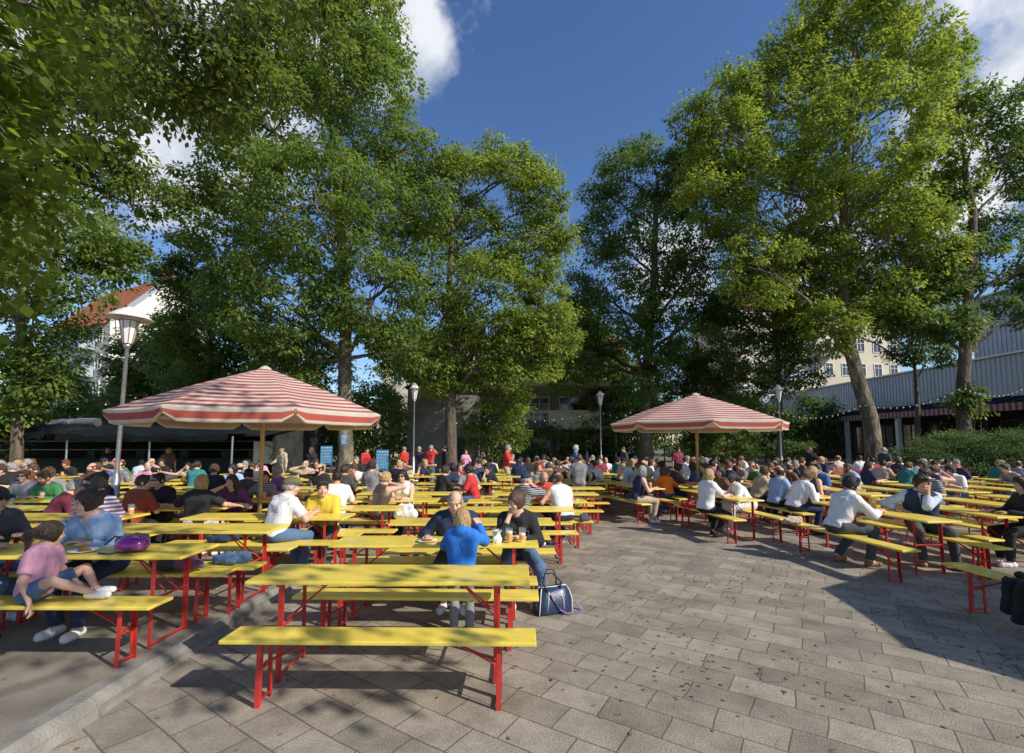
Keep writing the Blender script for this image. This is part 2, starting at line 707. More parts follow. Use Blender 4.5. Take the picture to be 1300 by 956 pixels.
def window_part(parent, c, wd, ht, frame=None, glass=None, axis='y', depth=.12, bars=True):
    """window with frame (part) and pane + sill (sub-parts); centred at c on a wall facing -y or -x"""
    def P(u, v, d):
        return (c[0] + u, c[1] + d, c[2] + v) if axis == 'y' else (c[0] + d, c[1] + u, c[2] + v)

    def S(u, v, d):
        return (u, d, v) if axis == 'y' else (d, u, v)
    m = MB()
    t = .07
    for sx in (-1, 1):
        m.box(P(sx * (wd / 2 - t / 2), 0, 0), S(t, ht, depth))
    for sz in (-1, 1):
        m.box(P(0, sz * (ht / 2 - t / 2), 0), S(wd - 2 * t, t, depth))
    if bars:
        m.box(P(0, 0, .004), S(.05, ht - 2 * t, depth - .03))
        m.box(P(0, ht * .18, .008), S(wd - 2 * t, .05, depth - .045))
    f = m.build('window', frame or M['white'], parent)
    m = MB()
    m.box(P(0, 0, .03), S(wd - 2 * t, ht - 2 * t, .012))
    m.build('pane', glass or M['glass'], f)
    return f


M['glass'] = mat('window_glass', (0.02, 0.025, 0.03), 0.08, var=.3, scale=.6, spec=.8)
M['render_white'] = mat('white_render', (0.70, 0.68, 0.62), 0.9, var=.06, scale=1.2, bump=.1, dirt=(.5, .48, .43), dscale=.5)
M['render_cream'] = mat('cream_render', (0.60, 0.54, 0.42), 0.9, var=.08, scale=1.0, dirt=(.40, .36, .28), dscale=.5)
M['render_grey'] = mat('grey_render', (0.23, 0.225, 0.21), 0.95, var=.35, scale=.8, dirt=(.26, .26, .24), dscale=.9, damt=.6)
M['roof_tile'] = mat('orange_roof_tiles', (0.50, 0.16, 0.07), 0.85, var=.2, scale=2, bump=.4, bscale=5)
M['brick'] = mat('red_brick', (0.36, 0.14, 0.09), 0.9, var=.2, scale=3)
M['corr'] = mat('pale_blue_grey_cladding', (0.40, 0.45, 0.50), 0.5, .2, var=.07, scale=.7, dirt=(.28, .30, .32), dscale=.4)
M['darkroof'] = mat('dark_bitumen', (0.014, 0.016, 0.020), 0.95, var=.3, spec=.15)
M['awning_dark'] = mat('dark_awning_cloth', (0.008, 0.011, 0.013), 1.0, var=.3, scale=2, spec=.08)
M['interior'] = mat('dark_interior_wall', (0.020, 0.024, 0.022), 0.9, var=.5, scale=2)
M['redcloth'] = mat('dusty_red_cloth', (0.26, 0.055, 0.05), 0.9)
M['paleclo'] = mat('pale_cloth', (0.34, 0.28, 0.26), 0.9)


def flats(name, label, x, y, wd, dp, eave, ridge, rotz, wallm, cols, rows, balc=(), roof=True, chim=True):
    t = thing(name, label, 'building', (x, y, 0), rotz)
    m = MB()
    hx, hy = wd / 2, dp / 2
    m.add([(-hx, -hy, 0), (hx, -hy, 0), (hx, hy, 0), (-hx, hy, 0), (-hx, -hy, eave), (hx, -hy, eave), (hx, hy, eave), (-hx, hy, eave), (-hx, 0, ridge), (hx, 0, ridge)],
          [(0, 1, 5, 4), (2, 3, 7, 6), (1, 2, 6, 9, 5), (3, 0, 4, 8, 7), (4, 5, 9, 8), (6, 7, 8, 9)])
    m.build('wall', wallm, t)
    if roof:
        m = MB()
        for s in (-1, 1):
            a = Vector((0, s * (hy + .5), eave - .45 * (ridge - eave) / hy + .12))
            b = Vector((0, 0, ridge + .12))
            th_ = .16
            m.add([(-hx + .25, a.y, a.z), (hx - .25, a.y, a.z), (hx - .25, 0, b.z), (-hx + .25, 0, b.z), (-hx + .25, a.y, a.z + th_), (hx - .25, a.y, a.z + th_), (hx - .25, 0, b.z + th_), (-hx + .25, 0, b.z + th_)],
                  [(0, 1, 2, 3), (4, 5, 6, 7), (0, 1, 5, 4), (1, 2, 6, 5), (3, 0, 4, 7)])
            # tile courses
            n = 16
            for k in range(1, n):
                q = a.lerp(b, k / n)
                m.box((0, q.y, q.z + th_ + .02), (wd - .5, .10, .05))
        rf = m.build('roof', M['roof_tile'], t)
        m = MB()
        m.box((hx * .3, -hy * .45, (eave + ridge) / 2 + .35), (.9, 1.2, .12), (math.atan2(ridge - eave, hy), 0, 0))
        m.build('skylight', M['glass'], rf)
        for q in (-1, 1):
            m = MB()
            for s in (-1, 1):
                m.bar((q * (hx - .1), s * hy, eave + .1), (q * (hx - .1), 0, ridge + .18), .35, .45)
            m.build('parapet', M['galv'], rf)
        if chim:
            for cy, cw, ch in ((.4, 1.4, 1.5), (2.4, 1.6, .9)):
                m = MB()
                m.box((hx - .8, cy, ridge + ch / 2 - .2), (.8, cw, ch + .6))
                m.box((hx - .8, cy, ridge + ch + .15), (1.0, cw + .2, .14))
                m.build('chimney', M['brick'], rf)
    fh = eave / rows
    for r in range(rows):
        for c in cols:
            window_part(t, (c, -hy - .03, fh * r + fh * .55), 1.2, 1.75)
    for (bx, r) in balc:
        z = fh * r + .1
        m = MB()
        m.box((bx, -hy - .75, z), (2.6, 1.4, .18))
        m.box((bx, -hy - 1.42, z + .58), (2.6, .06, .98))
        for s in (-1, 1):
            m.box((bx + s * 1.27, -hy - .73, z + .58), (.06, 1.3, .97))
        m.build('balcony', M['corr'], t)
    return t


b1 = flats('apartment_building', 'white apartment house with orange tiled roof and brick chimneys behind the left street lamp', -47.5, 57.5, 13, 11, 15.2, 21.4, R_(-24), M['render_white'], (-5.2, -2.4, .4, 4.6), 5, ((2.6, 1), (2.6, 2), (2.6, 3), (2.6, 4)))
b2 = flats('apartment_building', 'cream apartment house seen through leaves above the corrugated hall', 41, 68, 24, 12, 20, 23, R_(8), M['render_cream'], (-11.5, -9, -6.5, -4, -1.5, 1, 3.5, 6, 8.5, 11), 6, ((-10, 2), (-5, 3), (0, 4), (-5, 4)), chim=False)
b3 = flats("apartment_building", "pale apartment block almost hidden behind the tall central trees", -1, 70, 34, 12, 15, 18, R_(2), M["render_cream"], (-15, -12, -9, -6, -3, 0, 3, 6, 9, 12, 15), 5, (), roof=True, chim=False)

# corrugated hall on the right


def hall():
    t = thing('corrugated_hall', 'long hall clad in pale blue-grey corrugated sheet along the right side of the yard', 'building', (34, 0, 0))

    def ribs(x, y0, y1, z0, z1, name):
        m = MB()
        y = y0
        k = 0
        vs = []
        prof = [(0, 0), (.20, 0), (.23, .05), (.31, .05), (.34, 0)]
        while y < y1:
            for dy, dx in prof[:-1]:
                vs.append((x - dx, y + dy))
            y += .34
        n = len(vs)
        for (a, b) in vs:
            m.v += [(a, b, z0), (a, b, z1)]
        for i in range(n - 1):
            m.f.append((2 * i, 2 * i + 1, 2 * i + 3, 2 * i + 2))
            m.mi.append(0)
        m.box((x + .15, (y0 + y1) / 2, (z0 + z1) / 2), (.12, y1 - y0, z1 - z0))
        return m.build(name, M['corr'], t)
    ribs(0, 8, 84, 5.0, 7.9, 'upper_cladding')
    ribs(3.5, 8, 37.2, 7.95, 13.4, 'raised_cladding')
    m = MB()
    m.box((-.06, 46, 7.96), (.3, 76, .12))
    m.box((3.4, 22.6, 13.45), (.3, 29.4, .12))
    m.build('roof_edging', M['galv'], t)
    m = MB()
    m.box((6, 46, 7.8), (11.8, 76, .12))
    m.box((8.2, 22.6, 13.3), (9.2, 29.2, .12))
    m.build('roof', M['darkroof'], t)
    m = MB()
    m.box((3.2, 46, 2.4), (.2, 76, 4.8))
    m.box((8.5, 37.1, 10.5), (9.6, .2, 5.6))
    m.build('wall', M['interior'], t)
    # projecting canopy with dark top and striped valance
    m = MB()
    m.add([(.0, 8, 5.05), (.0, 84, 5.05), (-2.4, 84, 4.42), (-2.4, 8, 4.42), (.0, 8, 4.9), (.0, 84, 4.9), (-2.4, 84, 4.25), (-2.4, 8, 4.25)],
          [(0, 1, 2, 3), (4, 5, 6, 7), (3, 2, 6, 7), (0, 3, 7, 4), (1, 2, 6, 5)])
    for yy in np.arange(8.2, 84, 1.3):
        m.bar((0, yy, 5.08), (-2.4, yy, 4.46), .06, .06)
    m.build('canopy', M['darkroof'], t)
    m = MB()
    k = 0
    for yy in np.arange(8, 84, .19):
        m.add([(-2.42, yy, 4.40), (-2.42, yy + .19, 4.40), (-2.42, yy + .19, 3.95), (-2.42, yy + .095, 3.90), (-2.42, yy, 3.95)], [(0, 1, 2, 3, 4)], k % 2)
        k += 1
    m.build('valance', [M['redcloth'], M['paleclo']], t)
    for yy in np.arange(9, 84, 5.9):
        m = MB()
        m.box((-2.0, yy, 2.1), (.3, .3, 4.2))
        m.build('pillar', M['render_white'] if int(yy) % 3 else M['white'], t)
    for yy in np.arange(10, 84, 3.0):
        window_part(t, (3.05, yy + .2, 2.2), 2.0, 2.8, axis='x', frame=M['brownwood'])
    return t


hall()

# grey stage block and modern house in the middle
t = thing('stage_block', 'tall dark grey rendered wall block behind the second street lamp', 'building', (-4.7, 27.5, 0))
m = MB()
m.box((.6, 1.5, 2.55), (4.2, 3, 5.1))
m.build('wall', M['render_grey'], t)
m = MB()
m.box((.6, 1.5, 5.16), (4.5, 3.3, .12))
m.build('roof', M['darkroof'], t)
m = MB()
m.box((1.4, -.04, 1.1), (1.1, .06, 2.2))
m.build('door', M['darkgreen'], t)

t = thing('pavilion_house', 'modern two-storey house with pale balcony front and dark veranda in the centre background', 'building', (3.2, 34, 0))
m = MB()
m.box((0, 3, 2.9), (9.5, 6, 5.8))
m.build('wall', M['render_grey'], t)
m = MB()
m.box((0, 2.2, 5.95), (10.4, 8.6, .28))
m.build('roof', M['render_cream'], t)
m = MB()
m.box((-.2, -1.0, 2.9), (9.0, 1.9, .22))
m.box((1.1, -1.9, 3.55), (3.6, .12, 1.15))
m.build('balcony', M['render_cream'], t)
m = MB()
for k in range(-9, 1):
    m.box((k * .45 - .8, -1.9, 3.5), (.03, .03, 1.0))
m.box((-2.8, -1.9, 4.03), (4.3, .05, .05))
m.build('railing', M['galv'], t)
for x in (-4, -2, 0, 2, 4):
    m = MB()
    m.box((x, -1.6, 1.4), (.16, .16, 2.78))
    m.build('pillar', M['render_cream'], t)
for x in (-3.4, -1.2, 1.0, 3.2):
    window_part(t, (x, -.05, 4.4), 1.5, 1.7)
    window_part(t, (x, -.05, 1.35), 1.7, 2.3)

# left serving pavilion


def pavilion():
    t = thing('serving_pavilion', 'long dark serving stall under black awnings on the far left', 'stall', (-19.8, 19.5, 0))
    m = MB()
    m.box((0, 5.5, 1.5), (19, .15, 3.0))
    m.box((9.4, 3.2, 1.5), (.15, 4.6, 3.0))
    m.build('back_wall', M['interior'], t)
    m = MB()
    m.add([(-9.6, -.5, 2.20), (9.6, -.5, 2.20), (9.6, 5.7, 3.0), (-9.6, 5.7, 3.0), (-9.6, -.5, 2.12), (9.6, -.5, 2.12), (9.6, 5.7, 2.92), (-9.6, 5.7, 2.92)], [(0, 1, 2, 3), (4, 5, 6, 7), (0, 1, 5, 4), (1, 2, 6, 5), (3, 0, 4, 7)])
    m.build('roof', M['darkroof'], t)
    for x0, x1, z, d in ((-9.5, -3.6, 2.02, 2.2), (-3.3, 2.6, 2.2, 2.0), (2.9, 9.3, 2.14, 1.9)):
        m = MB()
        n = 10
        for i in range(n + 1):
            x = x0 + (x1 - x0) * i / n
            sg = .05 * math.sin(i * 2.1)
            m.v += [(x, -.4, z + .42), (x, -.4 - d, z + sg), (x, -.4 - d, z - .2 + sg)]
        for i in range(n):
            for k in range(2):
                a = 3 * i + k
                m.f.append((a, a + 1, a + 4, a + 3))
                m.mi.append(0)
        aw = m.build('awning', M['awning_dark'], t)
    for x in np.arange(-9.3, 9.6, 3.1):
        m = MB()
        m.tube([(x, -2.0, 0), (x, -2.0, 2.1)], .035)
        m.build('post', M['galv'], t)
    m = MB()
    m.box((0, 2.6, .55), (17, .7, 1.1))
    m.box((0, 2.45, 1.12), (17.2, 1.0, .05))
    m.build('counter', M['darkgreen'], t)
    m = MB()
    for s in (.62, 1.05, 1.5, 1.95):
        m.box((0, 5.2, s), (15, .4, .03))
    m.build('shelf', M['galv'], t)
    return t


pavilion()
M['crate'] = mat('dark_green_crate_plastic', (0.012, 0.07, 0.045), 0.5)
M['bottleglass'] = mat('pale_green_glass', (0.10, 0.26, 0.18), 0.2, spec=.8)
crate = thing('bottle_crate', 'dark green crate of bottles', 'crate', (-20, 20, 0), 0, 'bottle crates stacked in the serving stall')
m = MB()
for z in (.03, .14, .26):
    for s in (-1, 1):
        m.box((0, s * .145, z), (.4, .012, .05))
        m.box((s * .195, 0, z), (.012, .278, .05))
for sx in (-1, 1):
    for sy in (-1, 1):
        m.box((sx * .185, sy * .135, .145), (.03, .03, .285))
m.box((0, 0, .008), (.36, .26, .012))
m.build('box', M['crate'], crate)
m = MB()
for ix in range(5):
    for iy in range(4):
        m.lathe([(.001, .015), (.030, .015), (.030, .17), (.013, .23), (.013, .27), (.001, .27)], 7, (-.148 + ix * .074, -.1 + iy * .067, 0))
m.build('bottles', M['bottleglass'], crate, smooth=True)
ci = 0
ordn = ['bottom', 'second', 'third', 'fourth', 'top']
for sx, x in enumerate((-20.4, -19.7, -18.0, -16.6, -15.9, -13.9, -12.6)):
    for k in range(5):
        wh = ['leftmost', 'second', 'third', 'fourth', 'fifth', 'sixth', 'rightmost'][sx]
        lab = 'dark green bottle crate, %s in the %s stack from the left behind the stall counter' % (ordn[k], wh)
        loc = (x, 22.75 + .03 * (k % 2), .0 + k * .30 + .003)
        if ci == 0:
            crate.location = loc
            crate['label'] = lab
        else:
            dup(crate, loc, .04 * (k % 3 - 1), lab)
        ci += 1
# duct on the roof
t = thing('ventilation_duct', 'fat silver ventilation duct bending over the stall roof', 'duct', (-19.0, 20.2, 2.32))
m = MB()
m.tube([(-1.15, 0, .0), (-1.1, 0, .22), (-.9, 0, .38), (-.6, 0, .42), (.7, 0, .42)], .15, 14)
m.build('pipe', M['galv'], t, smooth=True)
m = MB()
for x in (-.2, .3):
    m.tube([(x, 0, .42), (x + .05, 0, .42)], .17, 14)
m.tube([(.1, 0, .42), (1.0, 0, .42)], .19, 14)
m.build('collar', M['galv'], t)

# white banner and blue boards


def banner():
    t = thing('banner', 'white hanging banner with black brush marks behind the left parasol pole', 'banner', (-11.2, 21.2, 0))
    m = MB()
    m.box((0, 0, 1.42), (1.05, .02, 1.0))
    m.build('cloth', M['white'], t)
    m = MB()
    for s in (-1, 1):
        m.tube([(s * .55, .03, 0), (s * .55, .03, 2.0)], .02)
    m.build('pole', M['galv'], t)
    m = MB()
    for a, b in (((-.35, 1.8), (.1, 1.7)), ((-.1, 1.85), (.3, 1.6)), ((-.3, 1.65), (-.1, 1.5)), ((.1, 1.4), (.35, 1.15)), ((.12, 1.12), (.4, 1.1)), ((.35, 1.4), (.2, 1.1))):
        m.bar((a[0], -.013, a[1]), (b[0], -.013, b[1]), .006, .07, up=(0, 1, 0))
    m.build('mark', M['black'], t)


banner()
M['blueboard'] = mat('blue_board', (0.03, 0.20, 0.42), 0.6, var=.2)
M['chalk'] = mat('chalk', (0.55, 0.68, 0.66), 0.9)


def board(px, py0, py1, Y, wd, label, ground=True):
    p0, p1 = at(px, py1, Y), at(px, py0, Y)
    t = thing('menu_board', label, 'board', (p0.x, Y, 0))
    h = p1.z - p0.z
    m = MB()
    m.box((0, 0, p0.z + h / 2), (wd, .04, h))
    m.build('panel', M['blueboard'], t)
    m = MB()
    r = random.Random(px)
    for k in range(6):
        z = p0.z + h * (.9 - k * .15)
        x = -wd * .42
        while x < wd * .36:
            l = r.uniform(.04, .12)
            m.box((x + l / 2, -.023, z), (l, .004, .03 + .02 * (k == 0)))
            x += l + .03
    for k in range(5):
        m.box((0, -.023, p0.z + h * (.83 - k * .15)), (wd * .92, .003, .008))
    m.build('chalk_writing', M['chalk'], t)
    if ground:
        m = MB()
        for s in (-1, 1):
            m.bar((s * wd * .35, .03, 0), (s * wd * .35, .03, p0.z + .1), .04, .03)
            m.bar((s * wd * .35, .06, p0.z + .1), (s * wd * .35, .5, 0), .04, .03)
        m.build('stand', M['brownwood'], t)
    return t


board(414, 566, 590, 20.6, .52, 'blue chalked menu board left of the big central tree trunk')
board(485, 571, 597, 20.6, .54, 'blue chalked menu board standing between the red-shirted waiters')
tp = board(437, 552, 565, 21.35, .26, 'small blue sign fixed to the big central tree trunk', False)

# ------------------------------------------------------------------ street lamps


def lamp(px, Y, h, capr, label, lean=0.0):
    x = (px - 650) / FPX * Y
    t = thing('street_lamp', label, 'lamp', (x, Y, gh(x, Y)), 0, None)
    t.rotation_euler = (0, lean, 0)
    m = MB()
    m.lathe([(.001, 0), (.11, 0), (.11, .03), (.078, .05), (.078, 1.12), (.048, 1.2), (.048, 1.24)], 18)
    m.build('base_sleeve', M['galv'], t, smooth='merge')
    m = MB()
    m.lathe([(.043, 1.18), (.036, h - .92), (.05, h - .90), (.07, h - .86), (.07, h - .83), (.03, h - .80)], 16)
    m.build('pole', M['galv'], t, smooth='merge')
    m = MB()
    m.lathe([(.001, h - .80), (.085, h - .80), (.165, h - .32), (.15, h - .31), (.001, h - .31)], 8)
    m.build('lantern', M['lampglass'], t)
    m = MB()
    for k in range(8):
        a = 2 * PI * k / 8
        m.tube([(.088 * math.cos(a), .088 * math.sin(a), h - .81), (.17 * math.cos(a), .17 * math.sin(a), h - .31)], .008, 5)
    for k in range(2):
        a = k * PI + .5
        m.tube([(.05 * math.cos(a), .05 * math.sin(a), h - .83), (.2 * math.cos(a), .2 * math.sin(a), h - .65), (.24 * math.cos(a), .24 * math.sin(a), h - .3)], .008, 5)
    m.build('lantern_frame', mat('rusty_frame', (.16, .09, .05), .7), t)
    m = MB()
    m.lathe([(.19, h - .30), (.20, h - .20), (.001, h - .20)], 20)
    m.lathe([(.001, h - .26), (.19, h - .24), (capr, h - .27), (capr + .005, h - .25), (capr * .5, h - .09), (.04, h), (.001, h + .004)], 24)
    m.build('cap', M['lampcap'], t, smooth='merge')
    return t


lamp(150.5, 9.8, 4.76, .40, 'tall street lamp with wide conical cap at left beside the big parasol', .02)
lamp(525.5, 22.2, 4.72, .235, 'slim street lamp standing in front of the dark grey wall block')
lamp(762.5, 26.2, 4.80, .235, 'slim street lamp in the middle background left of the right parasol')
lamp(990, 23.2, 4.78, .235, 'slim street lamp just right of the right-hand parasol')

# ------------------------------------------------------------------ parasols
M['strip_red'] = None


def cloth(name, rgb, trans):
    m, nt, b = newmat(name)
    N, L = nt.nodes, nt.links
    tc = N.new('ShaderNodeTexCoord')
    no = N.new('ShaderNodeTexNoise')
    no.inputs['Scale'].default_value = 2.2
    no.inputs['Detail'].default_value = 6
    L.new(tc.outputs['Object'], no.inputs['Vector'])
    mr = N.new('ShaderNodeMapRange')
    mr.inputs[1].default_value = .3
    mr.inputs[2].default_value = .7
    mr.inputs[3].default_value = .86
    mr.inputs[4].default_value = 1.08
    L.new(no.outputs[0], mr.inputs[0])
    sc = N.new('ShaderNodeVectorMath')
    sc.operation = 'SCALE'
    sc.inputs[0].default_value = rgb
    L.new(mr.outputs[0], sc.inputs['Scale'])
    L.new(sc.outputs[0], b.inputs['Base Color'])
    b.inputs['Roughness'].default_value = .85
    tr = N.new('ShaderNodeBsdfTranslucent')
    L.new(sc.outputs[0], tr.inputs[0])
    ms = N.new('ShaderNodeMixShader')
    ms.inputs[0].default_value = trans
    L.new(b.outputs[0], ms.inputs[1])
    L.new(tr.outputs[0], ms.inputs[2])
    L.new(ms.outputs[0], N['Material Output'].inputs[0])
    bp = N.new('ShaderNodeBump')
    bp.inputs['Strength'].default_value = .25
    bp.inputs['Distance'].default_value = .05
    L.new(no.outputs[0], bp.inputs['Height'])
    L.new(bp.outputs[0], b.inputs['Normal'])
    return m


C_RED, C_WHITE, C_LIN = cloth('red_canvas', (.56, .125, .10), .35), cloth('white_canvas', (.80, .77, .70), .45), cloth('cream_lining', (.82, .76, .60), .6)


def parasol(x, y, R, apex, edge, phase, label, nstr=13):
    t = thing('parasol', label, 'parasol', (x, y, 0))
    m = MB()
    m.tube([(0, 0, .1), (0, 0, apex - .03)], .036, 14)
    m.build('pole', M['wood'], t, smooth=True)
    m = MB()
    m.lathe([(.001, 0), (.38, 0), (.38, .07), (.36, .1), (.05, .1), (.05, .36), (.001, .36)], 24)
    m.build('base', M['concrete'], t)
    rows = nstr * 2 + 1
    nsub = 6

    def P(u, v, off=0.0):
        # u: 0..8 around, v: 0..1 from apex to edge (chord interpolation between ribs, slight sag)
        k = int(math.floor(u)) % 8
        f = u - math.floor(u)
        a0, a1 = phase + k * PI / 4, phase + (k + 1) * PI / 4
        r = .06 + (R - .06) * v
        x0, y0, x1, y1 = r * math.cos(a0), r * math.sin(a0), r * math.cos(a1), r * math.sin(a1)
        s = 4 * f * (1 - f)
        z = apex + (edge - apex) * (v ** .93) - s * .018 * math.sin(min(v, 1) * 2.2) + .04 * math.sin(v * PI)
        xx, yy = x0 + (x1 - x0) * f, y0 + (y1 - y0) * f
        q = 1 - .008 * s * v
        return (xx * q, yy * q, z + off)
    m = MB()
    nu = 8 * nsub
    for j in range(rows + 1):
        for i in range(nu):
            m.v.append(P(i / nsub, j / rows))
    for j in range(rows):
        for i in range(nu):
            i2 = (i + 1) % nu
            m.f.append((j * nu + i, (j + 1) * nu + i, (j + 1) * nu + i2, j * nu + i2))
            m.mi.append(1 if (j % 2 == 1 and j < rows) else 0)
    m.build('canopy', [C_WHITE, C_RED], t, smooth=True)
    m = MB()
    nj = 8
    for j in range(nj + 1):
        for i in range(nu):
            p = P(i / nsub, .04 + .95 * j / nj, -.035)
            m.v.append(p)
    for j in range(nj):
        for i in range(nu):
            i2 = (i + 1) % nu
            m.f.append((j * nu + i, (j + 1) * nu + i, (j + 1) * nu + i2, j * nu + i2))
            m.mi.append(0)
    m.build('lining', C_LIN, t, smooth=True)
    # valance: one strip per side with white, red, white bands, notch at every rib; lined inside
    m = MB()
    for k in range(8):
        n = 10
        base = len(m.v)
        zz = [0, -.045, -.145, -.185]
        for i in range(n + 1):
            f = .012 + .976 * i / n
            p = P(k + f, 1.0)
            cutf = min(1, min(i, n - i) / 1.0 + .45)
            wv = .018 * math.sin(i * 2.3 + k)
            l = math.hypot(p[0], p[1])
            for q in range(4):
                d = zz[q] * (cutf if q else 1)
                o = (1 + (wv * q / 3 - .01 * q) / l)
                m.v.append((p[0] * o, p[1] * o, p[2] + d))
        for i in range(n):
            for q in range(3):
                a = base + i * 4 + q
                m.f.append((a, a + 1, a + 5, a + 4))
                m.mi.append(1 if q == 1 else 0)
        base = len(m.v)
        for i in range(n + 1):
            f = .012 + .976 * i / n
            p = P(k + f, 1.0)
            cutf = min(1, min(i, n - i) / 1.0 + .45)
            l = math.hypot(p[0], p[1])
            for q in (0, 3):
                o = (1 + (-.02 - .01 * q) / l)
                m.v.append((p[0] * o, p[1] * o, p[2] + zz[q] * (cutf if q else 1) - .012))
        for i in range(n):
            a = base + i * 2
            m.f.append((a, a + 1, a + 3, a + 2))
            m.mi.append(2)
    m.build('valance', [C_WHITE, C_RED, C_LIN], t, smooth=True)
    for k in range(8):
        m = MB()
        p0, p1 = P(k, .02, -.06), P(k, .985, -.06)
        m.tube([p0, P(k, .5, -.06), p1], .014, 6)
        pm = P(k, .52, -.07)
        m.tube([pm, (.05 * math.cos(phase + k * PI / 4), .05 * math.sin(phase + k * PI / 4), edge + .0)], .011, 6)
        m.build('rib', M['wood'], t)
    m = MB()
    m.lathe([(.036, edge - .06), (.07, edge - .05), (.07, edge + .04), (.036, edge + .05)], 14)
    m.build('runner', M['wood'], t)
    m = MB()
    m.lathe([(.13, apex - .045), (.08, apex + .01), (.03, apex + .04), (.001, apex + .045)], 16)
    m.build('top_cap', C_WHITE, t, smooth=True)
    m = MB()
    for s in (-1, 1):
        m.tube([(s * .05, 0, edge - .35), (s * .028, 0, edge - .35)], .02, 8)
    m.build('pin', M['galv'], t)
    return t


parasol(-4.50, 8.4, 2.20, 3.20, 2.33, R_(-96), 'large red and white striped parasol on the left terrace near the street lamp')
parasol(4.92, 12.4, 2.26, 3.14, 2.36, R_(-103), 'red and white striped parasol in the right half between the tables')
parasol(8.6, 3.05, 2.3, 3.2, 2.33, R_(-80), 'red and white striped parasol just outside the right edge')

# ------------------------------------------------------------------ string lights
M['cable'] = mat('dark_cable', (.02, .04, .03), .6)
M['bulb'] = mat('white_bulb', (.62, .60, .52), .25, spec=.8)


def string(pts, sag, nb, label):
    pts = [Vector(p) for p in pts]
    root = thing('string_lights', label, 'lights', pts[0])
    b = pts[0].copy()
    m = MB()
    m2 = MB()
    for a, c in zip(pts[:-1], pts[1:]):
        ln = []
        for i in range(25):
            f = i / 24
            p = a.lerp(c, f) - b
            p.z -= 4 * f * (1 - f) * sag
            ln.append(p)
        m.tube(ln, .008, 5)
        for k in range(nb):
            f = (k + .5) / nb
            i = f * 24
            p = ln[int(i)].lerp(ln[min(int(i) + 1, 24)], i - int(i))
            m.tube([p, p - Vector((0, 0, .05))], .016, 6)
            m2.ell(p - Vector((0, 0, .078)), (.030, .030, .038), 8, 6)
    m.build('cable', M['cable'], root)
    if nb:
        m2.build('bulb', M['bulb'], root, smooth=True)


string([(-24, 17, 4.6), at(437, 500, 21.9), at(573, 512, 22.9), at(762, 520, 26)], .55, 0, 'thin dark green cable swagging from the left towards the central trunks')
string([at(573, 535, 22.9), at(762, 522, 26), at(905, 545, 24), at(990, 520, 23.1)], .25, 16, 'string of white bulbs between the centre lamps behind the right parasol')
string([at(990, 522, 23.1), at(1095, 512, 22.5), at(1222, 490, 19.6), at(1310, 485, 20)], .45, 15, 'string of white bulbs running right along the corrugated hall')
string([at(-30, 505, 18), at(152, 507, 19), at(300, 480, 21)], .4, 5, 'string of small bulbs above the dark stall on the left')
# ------------------------------------------------------------------ vegetation


class Tubes:
    def __init__(s, n=7):
        s.V, s.F, s.c, s.n = [], [], 0, n

    def add(s, pts, r0, r1, n=None):
        n = n or s.n
        P = np.array(pts, float)
        m = len(P)
        T = np.gradient(P, axis=0)
        T /= np.linalg.norm(T, axis=1)[:, None] + 1e-9
        ref = np.array([.31, .17, .2])
        X = np.cross(T, ref)
        X /= np.linalg.norm(X, axis=1)[:, None] + 1e-9
        Y = np.cross(T, X)
        rr = np.linspace(r0, r1, m) if not hasattr(r0, '__len__') else np.array(r0)
        a = np.linspace(0, 2 * PI, n, endpoint=False)
        ring = P[:, None, :] + rr[:, None, None] * (np.cos(a)[None, :, None] * X[:, None, :] + np.sin(a)[None, :, None] * Y[:, None, :])
        s.V.append(ring.reshape(-1, 3))
        i = np.arange(m - 1)[:, None] * n
        k = np.arange(n)[None, :]
        k2 = (k + 1) % n
        q = np.stack([i + k, i + k2, i + n + k2, i + n + k], -1).reshape(-1, 4) + s.c
        s.F.append(q)
        s.c += m * n

    def mesh(s, name):
        return quads_mesh(name, np.concatenate(s.V), np.concatenate(s.F), smooth=True)


def quads_mesh(name, V, F, tone=None, smooth=False):
    me = bpy.data.meshes.new(name)
    nf = len(F)
    k = F.shape[1]
    me.vertices.add(len(V))
    me.vertices.foreach_set('co', V.astype(np.float32).ravel())
    me.loops.add(nf * k)
    me.loops.foreach_set('vertex_index', F.astype(np.int32).ravel())
    me.polygons.add(nf)
    me.polygons.foreach_set('loop_start', np.arange(0, nf * k, k, dtype=np.int32))
    if smooth:
        me.polygons.foreach_set('use_smooth', np.ones(nf, bool))
    me.update(calc_edges=True)
    if tone is not None:
        a = me.attributes.new('tone', 'FLOAT', 'POINT')
        a.data.foreach_set('value', tone.astype(np.float32))
    return me


